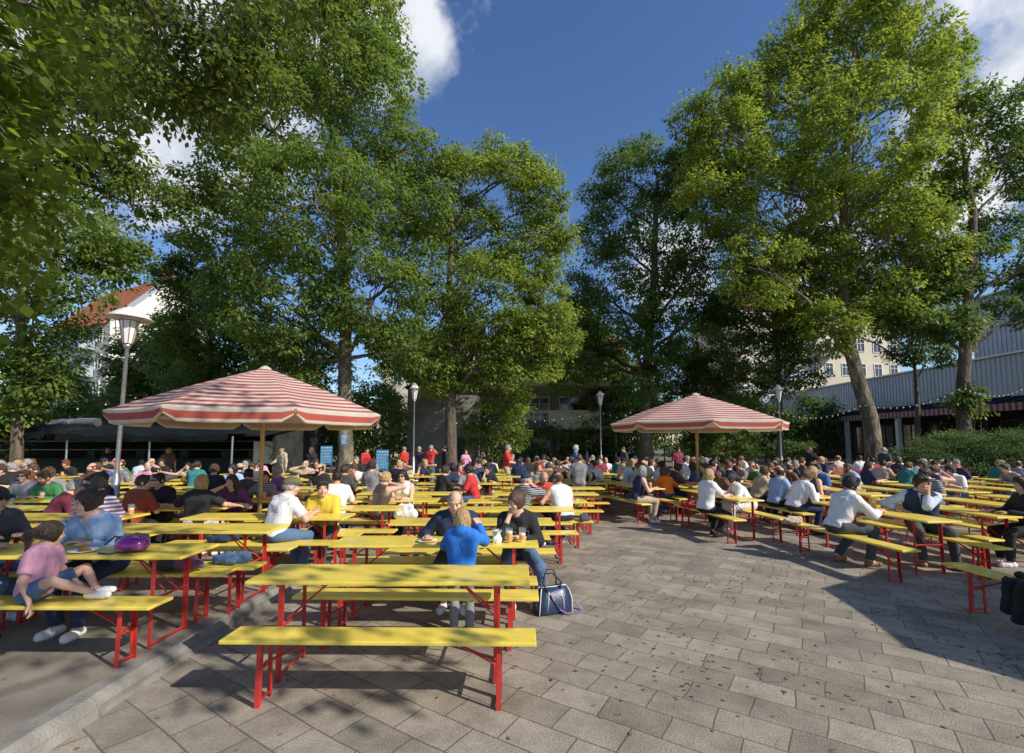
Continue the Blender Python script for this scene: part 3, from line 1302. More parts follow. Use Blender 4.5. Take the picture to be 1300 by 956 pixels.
def leaves(cent, cr, per, size, rs, tonebase, droop=.5, flat=.5, aspect=.55, keep=None, hang=0.25):
    """leaf quads around cluster centres; returns V,F,tone"""
    nC = len(cent)
    n = nC * per
    ci = np.repeat(np.arange(nC), per)
    d = rs.normal(size=(n, 3))
    d /= np.linalg.norm(d, axis=1)[:, None]
    rad = rs.uniform(.25, 1, n) ** .5
    off = d * rad[:, None] * cr[ci][:, None]
    off[:, 2] *= flat
    off[:, 2] -= hang * (off[:, 0] ** 2 + off[:, 1] ** 2) / (cr[ci] + 1e-6)
    P = cent[ci] + off
    # leaf direction: outward + drooping
    dr = off / (np.linalg.norm(off, axis=1)[:, None] + 1e-6)
    L = dr + rs.normal(size=(n, 3)) * .42
    L[:, 2] -= droop
    L /= np.linalg.norm(L, axis=1)[:, None]
    up = np.tile(np.array([0, 0, 1.0]), (n, 1)) + rs.normal(size=(n, 3)) * .30 + dr * .45
    Wd = np.cross(L, up)
    Wd /= np.linalg.norm(Wd, axis=1)[:, None] + 1e-6
    Nn = np.cross(Wd, L)
    s = size * rs.uniform(.65, 1.25, n)
    a = P
    b = P + L * (s * .5)[:, None] + Wd * (s * aspect * .5)[:, None] - Nn * (s * .10)[:, None]
    c = P + L * s[:, None] - Nn * (s * .08)[:, None]
    e = P + L * (s * .5)[:, None] - Wd * (s * aspect * .5)[:, None] - Nn * (s * .10)[:, None]
    tone = np.clip(tonebase[ci] + rs.normal(size=n) * .09, 0, 1)
    if keep is not None:
        k = keep(P)
        a, b, c, e, tone = a[k], b[k], c[k], e[k], tone[k]
    V = np.stack([a, b, c, e], 1).reshape(-1, 3)
    F = np.arange(len(a) * 4).reshape(-1, 4)
    return V, F, np.repeat(tone, 4)


def vnoise(P, s, seed):
    q = P / s
    return (np.sin(q[:, 0] * 1.7 + seed) * np.sin(q[:, 1] * 1.3 + seed * 2.1) + np.sin(q[:, 2] * 1.9 + seed * .7 + q[:, 0]) * np.sin(q[:, 1] * .8 - q[:, 2] * 1.1)) * .5


def curve(a, b, rs, bend=.12, n=8, up=.0):
    a, b = np.array(a), np.array(b)
    L = np.linalg.norm(b - a)
    off = rs.normal(size=3) * bend * L
    t = np.linspace(0, 1, n)[:, None]
    P = a * (1 - t) + b * t + off * (4 * t * (1 - t)) * .5 + np.array([0, 0, up * L]) * (t * (1 - t)) * 2
    P[1:-1] += rs.normal(size=(n - 2, 3)) * L * .012
    return P


LEAFN = [0]


def tree(name, label, group, trunk, r0, r1, blobs, Y, kind, bark, seed, dens=1.0, leaf=.20, per=72, cr=.60, gaps=.18, limbs=2, depth=.6, cat='tree', hang=.25):
    """trunk: list of (px, py, Y) image-measured bearings turned into metres; blobs: (px,py,rpx[,dy])"""
    rs = np.random.RandomState(seed)
    tp = [np.array(at(*p)) for p in trunk]
    base = tp[0].copy()
    base[2] = gh(base[0], base[1])
    root = thing(name, label, cat, tuple(base), 0, group)
    tp[0][2] = base[2] - .05
    # refine trunk
    pts = []
    for a, b in zip(tp[:-1], tp[1:]):
        for k in range(4):
            t = k / 4
            pts.append(a * (1 - t) + b * t + rs.normal(size=3) * np.array([.04, .04, 0]) * (r0 * 1.5))
    pts.append(tp[-1])
    pts = np.array(pts) - base
    tb = Tubes(12)
    rr = np.linspace(r0, r1, len(pts))
    rr[0] *= 1.45
    if len(rr) > 2:
        rr[1] *= 1.06
    tb.add(pts, rr, None, 14)
    B = []
    for bl in blobs:
        px, py, r = bl[:3]
        yy = Y + (bl[3] if len(bl) > 3 else rs.uniform(-1, 1) * depth * r / FPX * Y)
        c = np.array(at(px, py, yy)) - base
        B.append((c, r / FPX * yy))
    cents, crs, tones = [], [], []
    lt = Tubes(6)
    for bi, (c, R) in enumerate(B):
        # limb from trunk to the blob
        zz = c[2] - R * 1.1 - np.linalg.norm(c[:2]) * .35
        ti = int(np.argmin(np.abs(pts[:, 2] - max(zz, pts[len(pts) // 3, 2]))))
        st = pts[ti]
        P = curve(st, c, rs, .10, 9, .12)
        rl = max(rr[ti] * .42, .05)
        tb.add(P, min(rl, .22), .035, 7)
        n = int(dens * 15.0 * R * R) + 8
        d = rs.normal(size=(n, 3))
        d /= np.linalg.norm(d, axis=1)[:, None]
        q = rs.uniform(.30, 1, n) ** .45 * np.where(rs.uniform(size=n) < .12, rs.uniform(1, 1.25, n), 1)
        Pc = c + d * (q * R)[:, None] * np.array([1, .9, .92])
        g_ = vnoise(Pc + base, 1.1 + R * .12, seed) + rs.normal(size=n) * .15
        Pc = Pc[g_ > -1 + gaps * 3.4 - .15]
        # sub-branches
        for k in range(min(len(Pc), int(6 + R * 3))):
            P2 = curve(P[rs.randint(4, 9)], Pc[k], rs, .16, 6, .06)
            tb.add(P2, .035, .010, 5)
        cents.append(Pc)
        crs.append(cr * rs.uniform(.5, 1.45, len(Pc)))
        tones.append(.56 + .32 * rs.normal(size=len(Pc)) * .6 + .1 * vnoise(Pc, 2.0, seed + 3))
    cents = np.concatenate(cents)
    crs = np.concatenate(crs)
    tones = np.concatenate(tones)
    V, F, T = leaves(cents, crs, per, leaf, rs, tones, hang=hang)
    LEAFN[0] += len(F)
    link('trunk', tb.mesh('trunk'), bark, root)
    link('crown', quads_mesh('crown', V, F, T), LM[kind], root)
    return root


G = 'tall trees around the beer garden'
BK, BP = M['bark'], M['barkpale']
tree('chestnut_tree', 'tall dense chestnut filling the far left edge above the dark stall', G, [(20, 625, 17), (22, 520, 17), (30, 330, 17.2), (50, 150, 17)], .20, .10,
     [(60, 40, 105), (150, 90, 75), (50, 190, 105), (150, 230, 62), (70, 320, 85), (138, 315, 42), (40, 420, 62), (-40, 300, 80), (-60, 120, 100), (170, 20, 60), (100, -60, 90), (20, 490, 48), (-10, 540, 40), (45, 470, 40)], 17, 'chestnut', BK, 1, 1.1)
tree('chestnut_tree', 'huge chestnut with the pale thick trunk behind the left parasol', G, [(438, 625, 22), (438, 480, 22), (440, 380, 22), (425, 200, 22), (410, 60, 22)], .36, .14,
     [(400, 50, 100), (330, 150, 85), (465, 120, 78), (490, 250, 75), (310, 280, 78), (400, 260, 105), (470, 370, 75), (360, 385, 78), (300, 370, 55), (400, 460, 52), (455, 20, 60), (520, 190, 42), (330, 60, 70), (480, 70, 42), (540, 260, 38), (500, 440, 45), (370, 470, 45), (250, 230, 34), (275, 130, 45), (380, -30, 70), (535, 330, 35)], 22, 'chestnut', BP, 2, 1.0)
tree('linden_tree', 'bright green linden with several stems right of the huge chestnut', G, [(573, 622, 23), (572, 500, 23), (570, 380, 23.2), (575, 260, 23)], .33, .10,
     [(590, 225, 36), (650, 220, 40), (690, 255, 34), (600, 300, 55), (675, 325, 48), (625, 380, 68), (700, 385, 36), (600, 455, 52), (660, 440, 50), (560, 395, 42), (625, 190, 20), (712, 300, 20), (575, 205, 18), (555, 480, 30), (690, 215, 20), (640, 500, 34), (705, 430, 30)], 23.5, 'lime', BK, 3, 1.15)
tree('ash_tree', 'dark crowned broad tree in the centre behind the right parasol', G, [(820, 615, 28), (820, 480, 28), (830, 350, 28), (835, 230, 28)], .40, .12,
     [(795, 225, 42), (850, 232, 42), (762, 300, 40), (830, 315, 68), (885, 330, 44), (785, 395, 55), (860, 410, 60), (800, 465, 52), (745, 440, 45), (905, 390, 34), (760, 240, 22), (870, 200, 24), (820, 190, 22), (735, 365, 28), (720, 470, 40), (880, 250, 30)], 28, 'maple', BK, 4, 1.0, gaps=.2)
tree('plane_tree', 'giant sunlit plane tree with leaning mottled trunk on the right', G, [(1113, 612, 23), (1105, 530, 23), (1078, 440, 23), (1068, 340, 23), (1075, 180, 23), (1085, 60, 23)], .40, .10,
     [(1080, 60, 72), (1150, 80, 60), (1000, 130, 70), (925, 175, 52), (1100, 170, 92), (1182, 185, 45), (980, 250, 80), (1080, 285, 82), (905, 255, 44), (1155, 285, 52), (1030, 350, 66), (960, 340, 52), (1120, 375, 50), (1195, 75, 34), (1040, 15, 45), (1130, 5, 45), (880, 150, 30), (1205, 110, 26), (930, 110, 30), (1000, 60, 34), (890, 200, 34), (1215, 230, 30), (1180, 320, 36), (1050, 410, 40)], 23, 'plane', BP, 5, 1.15)
tree('maple_tree', 'dark maple with twisted forked branches at the right edge', G, [(1221, 600, 22.5), (1224, 480, 22.5), (1228, 380, 22.5), (1236, 270, 22.5), (1225, 215, 22.4)], .31, .12,
     [(1275, 140, 40), (1245, 130, 22), (1290, 190, 30), (1245, 330, 34), (1205, 335, 46), (1165, 360, 46), (1265, 290, 30), (1290, 405, 26), (1150, 415, 34), (1205, 410, 28), (1295, 340, 32), (1190, 260, 30), (1340, 200, 60), (1345, 350, 60), (1225, 500, 14), (1265, 400, 24)], 22.5, 'maple', BK, 6, 1.15, gaps=.24)
tree('maple_tree', 'slender shaded maple behind the slim lamp right of the parasol', G, [(990, 600, 26.5), (990, 500, 26.5), (985, 400, 26.5), (985, 330, 26.5)], .17, .06,
     [(985, 400, 52), (955, 450, 40), (1005, 465, 34), (925, 390, 26), (1015, 420, 30), (960, 500, 30), (985, 345, 34), (940, 350, 26)], 26.5, 'maple', BK, 7, 1.1)
tree('lime_tree', 'small pale green tree lit beside the right parasol top', G, [(885, 600, 31), (885, 500, 31), (880, 440, 31)], .18, .06,
     [(885, 435, 38), (905, 470, 34), (860, 470, 36), (840, 510, 30), (900, 500, 32)], 31, 'pale', BK, 8, 1.2)
tree('linden_tree', 'round grey-green tree far behind the left street lamp', G, [(205, 590, 36), (205, 480, 36), (205, 420, 36)], .3, .1,
     [(205, 430, 40), (175, 460, 34), (230, 455, 42), (200, 490, 45), (240, 500, 40), (165, 510, 34)], 36, 'pale', BK, 9, .9, leaf=.3, cr=.8)
tree('chestnut_tree', 'shaded chestnut between the round tree and the left parasol', G, [(262, 610, 26), (262, 500, 26), (270, 380, 26)], .3, .1,
     [(265, 420, 55), (300, 460, 55), (240, 470, 45), (280, 500, 50), (255, 370, 36), (225, 420, 30), (330, 500, 45), (240, 320, 28), (215, 345, 20), (345, 440, 40)], 26, 'chestnut', BK, 10, 1.1)
tree('linden_tree', 'shaded tree filling the gap behind the bright linden', G, [(700, 600, 38), (700, 500, 38), (700, 420, 38)], .3, .1,
     [(700, 440, 50), (660, 470, 50), (740, 460, 45), (620, 480, 40), (560, 460, 45), (520, 440, 45), (740, 400, 30), (780, 480, 44)], 38, 'chestnut', BK, 12, .7, leaf=.32, cr=.9)
tree('maple_tree', 'shaded maple in front of the hall between the plane and the forked maple', G, [(1165, 600, 29), (1165, 520, 29), (1160, 450, 29)], .2, .07,
     [(1160, 395, 34), (1140, 385, 30), (1100, 385, 30), (1180, 410, 26), (1200, 445, 22), (1150, 440, 22), (1020, 390, 36), (1010, 350, 40)], 29, 'dark', BK, 13, .9)


def shrub(name, label, px, py, rx, ry, Y, kind, seed, n=90, leaf=.16, per=40, group='shrubs behind the tables', loc=None, cr=.45):
    rs = np.random.RandomState(seed)
    c = np.array(at(px, py, Y))
    RX, RZ = rx / FPX * Y, ry / FPX * Y
    root = thing(name, label, 'shrub', (c[0], Y, 0), 0, group)
    d = rs.normal(size=(n, 3))
    d /= np.linalg.norm(d, axis=1)[:, None]
    q = rs.uniform(.35, 1, n) ** .45
    P = d * q[:, None] * np.array([RX, max(RX * .6, .8), RZ]) + np.array([0, 0, c[2]])
    P = P[P[:, 2] > .15]
    tb = Tubes(5)
    for k in range(0, len(P), 3):
        tb.add(curve([rs.normal() * .2, rs.normal() * .2, 0], P[k], rs, .1, 6, .1), .03, .008)
    V, F, T = leaves(P, cr * rs.uniform(.6, 1.3, len(P)), per, leaf, rs, .45 + .25 * rs.normal(size=len(P)))
    LEAFN[0] += len(F)
    link('stems', tb.mesh('stems'), M['bark'], root)
    link('foliage', quads_mesh('foliage', V, F, T), LM[kind], root)


shrub('shrub', 'dark bush between the huge chestnut trunk and the stage block', 478, 540, 42, 62, 25, 'chestnut', 21, 220)
shrub('shrub', 'arching weeping shrub right of the second trunk', 628, 545, 42, 44, 26, 'lime', 22, 160)
shrub('shrub', 'tall shrub screen behind the middle lamp', 780, 540, 62, 50, 33, 'chestnut', 23, 260, .22)
shrub('shrub', 'dark bushes right of the round table parasol', 915, 560, 50, 34, 33, 'chestnut', 24, 240, .22)
shrub('shrub', 'ivy covered screen left behind the stall roof', 60, 515, 65, 48, 27, 'chestnut', 25, 260, .2)
shrub('shrub', 'pale willow bush left of the round tree', 135, 530, 36, 40, 30, 'pale', 26, 120, .18)
shrub('shrub', 'dark laurel bushes behind the left parasol', 290, 540, 70, 45, 28, 'chestnut', 27, 260, .2)
shrub('shrub', 'dark laurel bush beside the blue menu board', 395, 545, 50, 45, 27, 'chestnut', 28, 200, .2)
shrub('shrub', 'shaded bush right of the middle house', 745, 500, 30, 60, 36, 'dark', 29, 120, .25)
shrub('shrub', 'dark bush behind the slender maple', 1005, 572, 30, 16, 36, 'dark', 30, 120, .22)
shrub('shrub', 'shaded bush in front of the middle house', 690, 560, 60, 22, 31, 'dark', 31, 120, .2)
shrub('shrub', 'small leafy shoots on the forked maple trunk foot', 1238, 515, 12, 16, 22.2, 'lime', 32, 14, .15)


# spreading juniper in a low brick bed
def juniper():
    rs = np.random.RandomState(77)
    root = thing('juniper_bush', 'wide spreading juniper bush in the brick bed at right', 'shrub', (21, 20, 0), 0)
    fans, tn = [], []
    tb = Tubes(5)
    for k in range(330):
        a = rs.uniform(0, 2 * PI)
        q = rs.uniform(0, 1) ** .5
        x, y = 4.3 * q * math.cos(a), 1.9 * q * math.sin(a)
        z = (.50 + 1.55 * (1 - q * q) ** .5) * (1 + .16 * math.sin(x * 2.2) * math.cos(y * 3)) + rs.normal() * .12
        fans.append((x, y, z))
        if k % 6 == 0:
            tb.add(curve([x * .3, y * .3, .3], (x, y, z), rs, .1, 6, .1), .04, .01)
    P = np.array(fans)
    n = len(P)
    per = 150
    ci = np.repeat(np.arange(n), per)
    ang = np.arctan2(P[:, 1], P[:, 0])[ci] + rs.normal(size=n * per) * .5
    t = rs.uniform(0, 1, n * per)
    L = np.stack([np.cos(ang), np.sin(ang), .1 + rs.normal(size=n * per) * .18], 1)
    pos = P[ci] + L * (t * .75)[:, None] + rs.normal(size=(n * per, 3)) * np.array([.08, .08, .035])
    dirs = L + rs.normal(size=L.shape) * .5
    dirs /= np.linalg.norm(dirs, axis=1)[:, None]
    Wd = np.cross(dirs, np.array([0, 0, 1.0]) + rs.normal(size=L.shape) * .4)
    Wd /= np.linalg.norm(Wd, axis=1)[:, None]
    s = .10
    a, b, c, e = pos, pos + dirs * s * .5 + Wd * .016, pos + dirs * s, pos + dirs * s * .5 - Wd * .016
    V = np.stack([a, b, c, e], 1).reshape(-1, 3)
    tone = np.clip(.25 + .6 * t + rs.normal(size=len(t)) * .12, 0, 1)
    link('foliage', quads_mesh('foliage', V, np.arange(len(a) * 4).reshape(-1, 4), np.repeat(tone, 4)), LM['juniper'], root)
    # a rough dense body of twigs beneath the sprays
    m2 = []
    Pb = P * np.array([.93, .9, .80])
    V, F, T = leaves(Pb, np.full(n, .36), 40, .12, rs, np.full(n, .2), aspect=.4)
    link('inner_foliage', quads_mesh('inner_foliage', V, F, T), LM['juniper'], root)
    link('stems', tb.mesh('stems'), M['bark'], root)
    t = thing('planting_bed', 'low red brick planting bed under the juniper', 'planter', (21, 20, 0))
    m = MB()
    m.box((0, -1.9, .20), (9.6, .24, .40))
    m.box((0, 1.9, .20), (9.6, .24, .40))
    for s in (-1, 1):
        m.box((s * 4.68, 0, .198), (.24, 3.56, .396))
    m.build('brick_edge', M['bedbrick'], t)
    m = MB()
    m.box((0, 0, .16), (9.1, 3.5, .3))
    m.build('soil', M['earth'], t)


mb_, nt_, bb_ = newmat('bed_bricks')
tcn = nt_.nodes.new('ShaderNodeTexCoord')
mpn = nt_.nodes.new('ShaderNodeMapping')
mpn.inputs['Rotation'].default_value = (R_(90), 0, 0)
brn = nt_.nodes.new('ShaderNodeTexBrick')
brn.inputs['Scale'].default_value = 1
brn.inputs['Brick Width'].default_value = .11
brn.inputs['Row Height'].default_value = .2
brn.inputs['Mortar Size'].default_value = .008
brn.inputs['Color1'].default_value = (.30, .15, .10, 1)
brn.inputs['Color2'].default_value = (.40, .24, .17, 1)
brn.inputs['Mortar'].default_value = (.30, .27, .22, 1)
nt_.links.new(tcn.outputs['Object'], mpn.inputs[0])
nt_.links.new(mpn.outputs[0], brn.inputs['Vector'])
nt_.links.new(brn.outputs['Color'], bb_.inputs['Base Color'])
bb_.inputs['Roughness'].default_value = .9
M['bedbrick'] = mb_
juniper()


# near trees: a broad-leaved linden and a robinia, both rooted outside the frame, hanging into it
def near_tree(name, label, base, trunk_top, targets, kind, seed, leaf, per, cr, ok, r0=.2, aspect=.7, n=10, droop=.6):
    rs = np.random.RandomState(seed)
    base = np.array(base, float)
    root = thing(name, label, 'tree', tuple(base))
    tb = Tubes(8)
    top = np.array(trunk_top, float) - base
    P0 = curve((0, 0, -.05), top, rs, .03, 10)
    tb.add(P0, r0, r0 * .6, 12)
    cents = []
    for (tgt, R, k) in targets:
        tgt = np.array(tgt, float) - base
        P = curve(top, tgt, rs, .08, 14, .10)
        tb.add(P, r0 * .22, .010, 7)
        d = rs.normal(size=(k, 3))
        d /= np.linalg.norm(d, axis=1)[:, None]
        C = tgt + d * (rs.uniform(.1, 1, k) ** .4 * R)[:, None]
        if ok is not None:
            C = C[ok(C + base)]
        for c in C[::2]:
            P2 = curve(P[rs.randint(9, 14)], c, rs, .12, 6, .05)
            if ok is None or ok(P2 + base).all():
                tb.add(P2, .006, .0025, 4)
        cents.append(C)
    cents = np.concatenate(cents)
    V, F, T = leaves(cents, np.full(len(cents), cr) * rs.uniform(.7, 1.3, len(cents)), per, leaf, rs, .5 + .3 * rs.normal(size=len(cents)), droop=droop, aspect=aspect, keep=(lambda P: ok(P + base)) if ok else None)
    # rounder leaves: insert by subdividing the quad into a hexagon
    A = V.reshape(-1, 4, 3)
    a, b, c, e = A[:, 0], A[:, 1], A[:, 2], A[:, 3]
    m1, m2, m3, m4 = a * .55 + b * .60 - (a + c) * .075, b * .60 + c * .55 - (a + c) * .075, c * .55 + e * .60 - (a + c) * .075, e * .60 + a * .55 - (a + c) * .075
    H6 = np.stack([a, m1, b, m2, c, m3, e, m4], 1)
    nl = len(a)
    V8 = H6.reshape(-1, 3)
    F8 = np.arange(nl * 8).reshape(-1, 8)
    LEAFN[0] += nl
    link('trunk', tb.mesh('trunk'), M['bark'], root)
    link('foliage', quads_mesh('foliage', V8, F8, T.reshape(-1, 4)[:, [0] * 8].ravel()), LM[kind], root)


near_tree('linden_tree', 'broad-leaved linden reaching in from the left with large close leaves', (-4.6, -.8, .12), (-4.4, -.5, 3.0),
          [(at(10, 50, 2.9), .45, 20), (at(30, 150, 3.0), .38, 16), (at(-20, 250, 2.8), .38, 14), (at(-40, 120, 2.6), .6, 14), (at(65, 15, 3.1), .3, 10), (at(-60, 320, 2.7), .4, 14), (at(-10, 210, 2.9), .42, 16), (at(-120, 0, 2.6), .7, 14)], 'near', 41, .082, 20, .26, None, .12, .8)
near_tree('robinia_tree', 'robinia hanging small oval leaflets over the top left of the view', (-1.2, -3.0, 0), (-1.6, -1.5, 5.2),
          [(at(200, 40, 4.6), .75, 24), (at(285, 75, 4.8), .6, 22), (at(140, 10, 4.4), .7, 18), (at(245, 125, 4.9), .40, 12), (at(330, -20, 4.8), .7, 20), (at(165, 110, 4.6), .35, 9), (at(320, 90, 4.9), .3, 10)], 'robinia', 42, .075, 50, .32, None, .12, .62)
# canopy that dapples the left foreground, standing behind the camera on the right
near_tree('robinia_tree', 'robinia behind the viewpoint whose canopy dapples the left terrace', (2.6, -4.6, 0), (2.4, -4.0, 5.4),
          [((x, y, z), 1.0, 11) for x, y, z in ((1.2, -1.8, 6.6), (2.6, -1.0, 7.0), (.2, -.6, 6.4), (1.6, .2, 7.4), (3.0, .6, 7.6), (.2, 1.0, 6.9), (-.8, -1.6, 6.2), (4.2, -.6, 7.6), (2.4, 2.0, 8.6), (5.2, -.4, 6.7))], 'robinia', 43, .16, 42, .5, None, .2, .62)


def hedge(x0, x1, y, h, label, seed):
    rs = np.random.RandomState(seed)
    root = thing('hedge', label, 'hedge', ((x0 + x1) / 2, y, 0))
    L = x1 - x0
    n = int(L * h * 5.5)
    P = np.stack([rs.uniform(-L / 2, L / 2, n), rs.uniform(-.8, .8, n), rs.uniform(.2, 1, n) * h], 1)
    P[:, 2] *= 1 + .14 * np.sin(P[:, 0] * .7) + .08 * np.sin(P[:, 0] * 2.1)
    V, F, T = leaves(P, np.full(n, .85), 34, .34, rs, .45 + .25 * rs.normal(size=n))
    link('foliage', quads_mesh('foliage', V, F, T), LM['dark'], root)
    tb = Tubes(5)
    for k in range(int(L / 2)):
        x = -L / 2 + k * 2
        tb.add([(x, 0, -.02), (x + .1, .1, h * .4), (x, 0, h * .75)], .09, .04)
    link('stems', tb.mesh('stems'), M['bark'], root)


hedge(-62, -20, 44, 5.5, 'tall dark hedge far behind the stall on the left', 61)
hedge(-19, 6, 43, 6.5, 'tall dark hedge far behind the stage block', 62)
hedge(7, 32, 46, 6.0, 'tall dark hedge far behind the right parasol', 63)
import sys
sys.stderr.write('LEAVES %d\n' % LEAFN[0])
# ------------------------------------------------------------------ figures: smooth distance fields meshed with surface nets


class Field:
    def __init__(s, lo, hi, h):
        s.lo = np.array(lo, float)
        s.h = h
        s.n = np.ceil((np.array(hi) - s.lo) / h).astype(int) + 1
        s.D = np.full(tuple(s.n), 9.0, np.float32)

    def grid(s, i0, i1):
        ax = [s.lo[k] + s.h * np.arange(i0[k], i1[k]) for k in range(3)]
        return [a.astype(np.float32) for a in np.meshgrid(*ax, indexing='ij', sparse=True)]

    def region(s, lo, hi):
        i0 = np.clip(np.floor((np.array(lo) - s.lo) / s.h).astype(int), 0, s.n)
        i1 = np.clip(np.ceil((np.array(hi) - s.lo) / s.h).astype(int) + 1, 0, s.n)
        return i0, i1

    def op(s, fn, lo, hi, k=.02, sub=False, pad=None):
        pad = (k * 1.2 + 3 * s.h) if pad is None else pad
        i0, i1 = s.region(np.array(lo) - pad, np.array(hi) + pad)
        if (i1 <= i0).any():
            return
        sl = tuple(slice(a, b) for a, b in zip(i0, i1))
        d = fn(*s.grid(i0, i1)).astype(np.float32)
        D = s.D[sl]
        if sub:
            d = -d
            if k > 0:
                h_ = np.clip(.5 - .5 * (D - d) / k, 0, 1)
                s.D[sl] = D * (1 - h_) + d * h_ + k * h_ * (1 - h_)
            else:
                s.D[sl] = np.maximum(D, d)
        elif k > 0:
            h_ = np.clip(.5 + .5 * (D - d) / k, 0, 1)
            s.D[sl] = D * (1 - h_) + d * h_ - k * h_ * (1 - h_)
        else:
            s.D[sl] = np.minimum(D, d)

    def cone(s, a, b, ra, rb, k=.02, capb=False, sub=False):
        a, b = np.array(a, float), np.array(b, float)
        ab = b - a
        L2 = max(ab @ ab, 1e-9)
        L = math.sqrt(L2)

        def fn(x, y, z):
            px, py, pz = x - a[0], y - a[1], z - a[2]
            t = (px * ab[0] + py * ab[1] + pz * ab[2]) / L2
            tc = np.clip(t, 0, 1)
            d = np.sqrt((px - tc * ab[0]) ** 2 + (py - tc * ab[1]) ** 2 + (pz - tc * ab[2]) ** 2) - (ra + tc * (rb - ra))
            if capb:
                d = np.maximum(d, (t - 1) * L)
            return d
        r = max(ra, rb)
        s.op(fn, np.minimum(a, b) - r, np.maximum(a, b) + r, k, sub)

    def ell(s, c, r, R=None, k=.02, sub=False):
        c = np.array(c, float)
        R = np.eye(3) if R is None else R
        r = np.array(r, float)

        def fn(x, y, z):
            p = (x - c[0], y - c[1], z - c[2])
            k0 = 0
            k1 = 0
            for i in range(3):
                q = p[0] * R[0, i] + p[1] * R[1, i] + p[2] * R[2, i]
                k0 = k0 + (q / r[i]) ** 2
                k1 = k1 + (q / r[i] ** 2) ** 2
            k0 = np.sqrt(k0)
            return k0 * (k0 - 1) / (np.sqrt(k1) + 1e-6)
        m = r.max()
        s.op(fn, c - m, c + m, k, sub)

    def cut(s, p, n):
        p, n = np.array(p, float), np.array(n, float)
        n = n / np.linalg.norm(n)
        x, y, z = s.grid((0, 0, 0), s.n)
        s.D = np.maximum(s.D, ((x - p[0]) * n[0] + (y - p[1]) * n[1] + (z - p[2]) * n[2]).astype(np.float32))

    def mesh(s, name, noise=0, nscale=9, seed=0, fold=None):
        D = s.D
        S = D < 0
        c = np.zeros(tuple(s.n - 1), np.int8)
        for a in (0, 1):
            for b in (0, 1):
                for d in (0, 1):
                    c += S[a:s.n[0] - 1 + a, b:s.n[1] - 1 + b, d:s.n[2] - 1 + d]
        m = (c > 0) & (c < 8)
        I, J, K = np.nonzero(m)
        idx = np.full(m.shape, -1, np.int64)
        idx[I, J, K] = np.arange(len(I))
        acc = np.zeros((len(I), 3))
        cnt = np.zeros(len(I))
        for ax in range(3):
            o = [k for k in range(3) if k != ax]
            for u in (0, 1):
                for v in (0, 1):
                    A = [0, 0, 0]
                    A[o[0]], A[o[1]] = u, v
                    Bb = list(A)
                    Bb[ax] = 1
                    da = D[I + A[0], J + A[1], K + A[2]]
                    db = D[I + Bb[0], J + Bb[1], K + Bb[2]]
                    q = (da < 0) != (db < 0)
                    t = np.where(q, da / np.where(q, da - db, 1), 0)
                    pos = np.tile(np.array(A, float), (len(I), 1))
                    pos[:, ax] = t
                    acc[q] += pos[q]
                    cnt[q] += 1
        V = (np.stack([I, J, K], 1) + acc / cnt[:, None]) * s.h + s.lo
        Fs = []
        for ax in range(3):
            o = [k for k in range(3) if k != ax]
            s0 = [slice(None)] * 3
            s1 = [slice(None)] * 3
            s0[ax] = slice(0, -1)
            s1[ax] = slice(1, None)
            for k in o:
                s0[k] = s1[k] = slice(1, -1)
            a, b = S[tuple(s0)], S[tuple(s1)]
            e = np.argwhere(a != b)
            if not len(e):
                continue
            fl = a[e[:, 0], e[:, 1], e[:, 2]]
            e[:, o[0]] += 1
            e[:, o[1]] += 1

            def cell(du, dv):
                q = e.copy()
                q[:, o[0]] += du
                q[:, o[1]] += dv
                return idx[q[:, 0], q[:, 1], q[:, 2]]
            q = np.stack([cell(-1, -1), cell(0, -1), cell(0, 0), cell(-1, 0)], 1)
            if ax == 1:
                fl = ~fl
            q[~fl] = q[~fl][:, ::-1]
            Fs.append(q)
        F = np.concatenate(Fs)
        if noise:
            gx, gy, gz = np.gradient(D)
            g = np.stack([gx[I, J, K], gy[I, J, K], gz[I, J, K]], 1)
            g /= np.linalg.norm(g, axis=1)[:, None] + 1e-6
            q = V * nscale
            w_ = np.sin(q[:, 0] * 1.9 + 2.1 * np.sin(q[:, 2] * 1.3 + seed) + seed) * np.sin(q[:, 2] * 2.3 + 1.6 * np.sin(q[:, 1] * 1.7 + q[:, 0])) + .6 * np.sin(q[:, 1] * 3.1 + q[:, 2] * 2.2 + 1.5 * np.sin(q[:, 0] * 2.9) + seed)
            V = V + g * (w_ * noise)[:, None]
            if fold:
                gr = np.sin(fold * np.arctan2(V[:, 0], V[:, 1]) + 2.5 * np.sin(V[:, 2] * 22 + seed)) + .6 * np.sin(V[:, 2] * 60 + 5 * V[:, 0] * 20)
                V = V + g * (gr * .0019)[:, None]
        return quads_mesh(name, V, F, smooth=True)


def rotm(yaw=0, pitch=0, roll=0):
    return np.array((Matrix.Rotation(yaw, 3, 'Z') @ Matrix.Rotation(pitch, 3, 'X') @ Matrix.Rotation(roll, 3, 'Y')))


def ik(a, t, l1, l2, pole):
    a, t, pole = np.array(a, float), np.array(t, float), np.array(pole, float)
    d = t - a
    L = np.linalg.norm(d)
    L_ = min(L, (l1 + l2) * .995)
    u = d / L
    x = (l1 * l1 - l2 * l2 + L_ * L_) / (2 * L_)
    hgt = math.sqrt(max(l1 * l1 - x * x, 0))
    p = pole - u * (pole @ u)
    p /= np.linalg.norm(p) + 1e-9
    return a + u * x + p * hgt, a + u * L_


